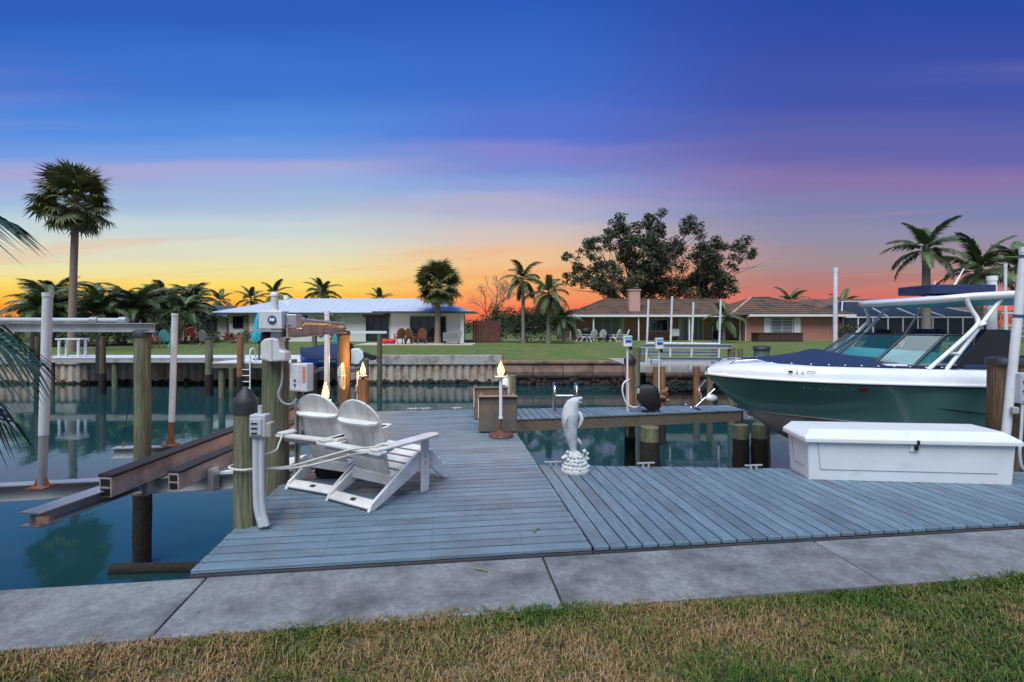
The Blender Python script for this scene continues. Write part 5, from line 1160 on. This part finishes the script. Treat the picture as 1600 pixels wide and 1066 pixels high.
# ---- leaf clouds
def leaf_cloud(blobs, n, size, seed, flat=.6):
    r = random.Random(seed); m = MB(); tot = sum(b[3]*b[4]*b[5] for b in blobs)**1.0
    wts = [(b[3]*b[4]*b[5])**.75 for b in blobs]; W_ = sum(wts)
    for b, w in zip(blobs, wts):
        for i in range(int(n*w/W_)):
            d = V(r.gauss(0,1),r.gauss(0,1),r.gauss(0,1)).normalized(); q = r.random()**.45
            c = V(b[0]+d.x*b[3]*q, b[1]+d.y*b[4]*q, b[2]+d.z*b[5]*q)
            s_ = size*r.uniform(.6,1.3); a = V(r.gauss(0,1),r.gauss(0,1),r.gauss(0,.6)).normalized(); e = a.cross(V(r.gauss(0,1),r.gauss(0,1),r.gauss(0,1))).normalized()*flat
            m.add([c-a*s_, c+e*s_*.5, c+a*s_, c-e*s_*.5], [(0,1,2,3)])
    return m
def shrub(name, label, x, y, z, rx, ry, rz, mtl, n=500, size=.10, seed=1, group=None, cat='shrub'):
    r = random.Random(seed); t = thing(name, label, cat, (x,y,z), 0, group)
    bl = [(0,0,rz*.55,rx*.8,ry*.8,rz*.5)]+[(r.uniform(-.7,.7)*rx,r.uniform(-.6,.6)*ry,rz*r.uniform(.4,.95),rx*r.uniform(.25,.45),ry*.4,rz*r.uniform(.2,.35)) for _ in range(6)]
    leaf_cloud(bl, n, size, seed).build('foliage', mtl, t)
    for k in range(4): MB().tube([(r.uniform(-.2,.2)*rx,0,-.05),(r.uniform(-.5,.5)*rx,r.uniform(-.3,.3)*ry,rz*.7)], [.03,.012], 5).build('stem', 'bark', t)
    return t
sh = [(-25.9,42.5,.8,.9,'leaf_red','red leaved shrub at the corner of the planting bed'),(-24.6,42.8,1.0,1.0,'leaf_mid','green shrub in the bed before the white house'),(-23.2,42.6,.9,.85,'leaf_red','red leaved shrub before the stone pier'),(-22.0,42.4,1.0,1.1,'leaf_mid','green shrub behind the turquoise umbrella'),(-20.9,42.2,.8,.7,'leaf_lime','lime shrub beside the turquoise umbrella'),(-19.6,42.4,.8,.9,'leaf_red','red leaved shrub behind the lift motor')]
for i, (x, y, rx, rz, m, lb) in enumerate(sh): shrub('shrub', lb, x, y, .15, rx, .7, rz, m, 420, .11, 70+i, 'planting bed shrubs')
shrub('flowering_shrub', 'tall loose shrub with pale blossoms beside the white house', -26.2, 40.5, .1, 1.9, 1.2, 3.0, 'leaf_mid', 900, .12, 80)
shrub('flowering_shrub', 'red blossoming shrub at the foot of the tall loose shrub', -24.9, 39.8, .1, .9, .7, 1.5, 'leaf_red', 260, .09, 81)
shrub('fern_shrub', 'wide green shrub along the far hedge before the blue roof', -29.8, 38, .1, 3.2, 1.2, 1.9, 'leaf_mid', 1500, .13, 82)
shrub('shrub', 'dark shrub under the far palm hedge', -33.5, 37.5, .1, 3.5, 1.2, 1.2, 'leaf_dark', 1100, .13, 83)
shrub('shrub', 'croton shrub with red leaves before the grey lawn chair', -25.0, 35.5, .08, .8, .6, .9, 'leaf_red', 350, .09, 84)
shrub('areca_shrub', 'green palm-like shrub before the white house window, behind the drive pipe', -15.3, 43, .15, 1.9, 1.1, 2.1, 'leaf_mid', 1100, .16, 85)
shrub('shrub', 'dense dark shrub under the queen palms', 1.2, 43.5, .12, 2.0, 1.2, 3.0, 'leaf_dark', 1700, .15, 86)
shrub('shrub', 'green shrub at the foot of the bare tree', -1.0, 45, .12, 1.5, 1.0, 3.2, 'leaf_mid', 1200, .14, 87)
shrub('shrub', 'tall mixed shrub behind the queen palm trunks', 2.9, 47, .12, 2.2, 1.2, 3.6, 'leaf_mid', 1800, .15, 92)
shrub('shrub', 'leafy shrub at the coral house end wall', 4.6, 48.5, .12, 1.5, 1.0, 3.0, 'leaf_dark', 1300, .14, 93)
shrub('shrub', 'round clipped shrub at the end of the coral wing', 30.2, 46.5, .12, 1.6, 1.0, 1.45, 'leaf_dark', 1300, .10, 88)
shrub('shrub', 'low hedge shrub before the pool cage', 38.0, 47.5, .12, 6.0, .8, .9, 'leaf_dark', 2200, .12, 89)
shrub('shrub', 'pale flowered ground shrub beyond the boat stern', 21.5, 24.5, -.3, 2.5, 1.2, 1.0, 'leaf_lime', 900, .10, 90)
shrub('shrub', 'dark shrub mass between house gap and bare tree', 1.0, 60, .15, 4.5, 2.0, 3.2, 'leaf_dark', 1900, .22, 91)
for i, (x, y, rx, rz, lb) in enumerate(((-70,92,22,3.6,'far dark tree belt beyond the blue roofed house'),(-20,95,26,3.4,'far dark tree belt behind the white house'),(22,97,20,3.2,'far dark tree belt behind the coral house'),(72,92,24,3.8,'far dark tree belt behind the pool cage'),(-122,90,30,4.2,'far dark tree belt along the canal bend past the palm hedge'),(126,90,30,4.2,'far dark tree belt along the canal bend past the pergola'))):
    r = random.Random(i); bl = [(rng.uniform(-rx,rx),0,r.uniform(.6,rz*.8),r.uniform(2,4),1.5,r.uniform(.8,1.6)) for _ in range(26)]
    o = leaf_cloud(bl, 4200, .38, 95+i).build('treeline', 'leaf_dark', loc=(x,y,.2)); struct(tag(o, lb, 'trees'), 'stuff')
# ---- big spreading tree behind the coral house
Y0 = 62; K = Y0/800/3.8075
def tp(zx, zy, dy=0): return V((860+zx/3.8075-800)*Y0/800, dy, 1.7+(508-320-zy/3.8075)*Y0/800)
bt = thing('spreading_tree', 'big open crowned tree rising behind the tiled roof', 'tree', (0,Y0,0))
blb = [(400,120,50),(440,150,45),(600,100,55),(480,190,60),(650,150,45),(790,165,55),(810,225,45),(350,190,45),(285,210,40),(235,225,32),(105,312,28),(180,370,38),(235,305,32),(450,260,60),(560,280,65),(700,290,60),(600,390,80),(480,350,65),(350,340,50),(290,430,50),(215,455,45),(125,435,32),(410,480,80),(560,490,80),(700,420,75),(790,500,80),(900,265,55),(980,260,50),(1060,270,45),(1125,312,28),(890,345,50),(980,350,50),(930,420,55),(1020,405,45),(1085,460,40),(1010,500,50),(850,440,55),(1020,545,35)]
r = random.Random(12); bl = []; ends = []
for zx, zy, rr in blb:
    p = tp(zx, zy, r.uniform(-3.5,3.5)); q = rr*K*1.55; ends.append(p)
    for k in range(6): bl.append((p.x+r.uniform(-.6,.6)*q, p.y+r.uniform(-.8,.8)*q, p.z+r.uniform(-.55,.55)*q, q*r.uniform(.35,.6), q*.6, q*r.uniform(.28,.48)))
base_ = tp(480,700); fork = [tp(440,560),tp(500,545),tp(600,560),tp(880,560)]
tr = MB(); tr.tube([(tp(520,900).x,0,.1),(tp(515,740).x,0,2.5),tuple(tp(505,600))], [.6,.5,.42], 10); tr.build('trunk', 'bark', bt)
tr2 = MB().tube([(tp(900,900).x,0,.1),(tp(900,720).x,0,2.5),tuple(tp(890,580))], [.4,.32,.26], 10).build('trunk', 'bark', bt)
lm = MB()
for p in ends:
    b0 = tp(505,605) if p.x < tp(830,0).x else tp(890,585); mid = b0.lerp(p,.5)+V(r.uniform(-.5,.5),r.uniform(-.4,.4),-.5+r.uniform(0,.6)); L = (p-b0).length
    pts = smooth_path([b0,mid,p],5); lm.tube(pts, [lerp(.05+.010*L,.025,i/(len(pts)-1)) for i in range(len(pts))], 5, False)
    for q in pts[5:]:
        g_ = r.uniform(.35,.8); bl.append((q.x+r.gauss(0,.5),q.y+r.gauss(0,.6),q.z+r.gauss(.1,.4),g_,g_,g_*.75))
    for k in range(7):
        q = pts[r.randrange(4,len(pts))]; e = p+V(r.gauss(0,1.3),r.gauss(0,1.2),r.gauss(0,1.0)); lm.tube([q,q.lerp(e,.5)+V(0,0,-.1),e], [.03,.022,.008], 4, False)
lm.build('limb', 'bark', bt)
leaf_cloud(bl, 46000, .17, 13, .9).build('crown', 'leaf_dark', bt)

# ---- bare tree
bt = thing('bare_tree', 'leafless pale branched tree beside the red fence', 'tree', (-1.9,46,.15))
br = random.Random(17); m = MB()
def grow(p, d, L, rad, depth):
    e = p+d*L; mid = p+d*L*.5+V(br.gauss(0,.05),br.gauss(0,.05),.02)*L; m.tube([p,mid,e], [rad,rad*.85,rad*.7], 5, False)
    if depth == 0: return
    for k in range(3 if depth > 2 else br.choice((2,3))):
        dd = (d+V(br.gauss(0,.55),br.gauss(0,.45),br.gauss(.1,.3))).normalized(); grow(e, dd, L*br.uniform(.62,.85), rad*.62, depth-1)
grow(V(0,0,-.1), V(0,0,1), 1.7, .11, 6); m.build('branches', 'trunk_grey', bt)
# two bare trunks in the thicket
for x, h, lb in ((-28.3,4.9,'taller bare dead palm trunk over the thicket'),(-27.7,4.4,'shorter bare dead palm trunk over the thicket')):
    t = thing('dead_palm', lb, 'tree', (x,45.5,.1)); MB().tube([(0,0,0),(.05,0,h*.5),(0,0,h)], [.10,.08,.07], 7).build('trunk', 'bark', t); MB().ball((0,0,h),.18,.18,.2,7,5).build('stub_crown', 'leaf_dark', t)
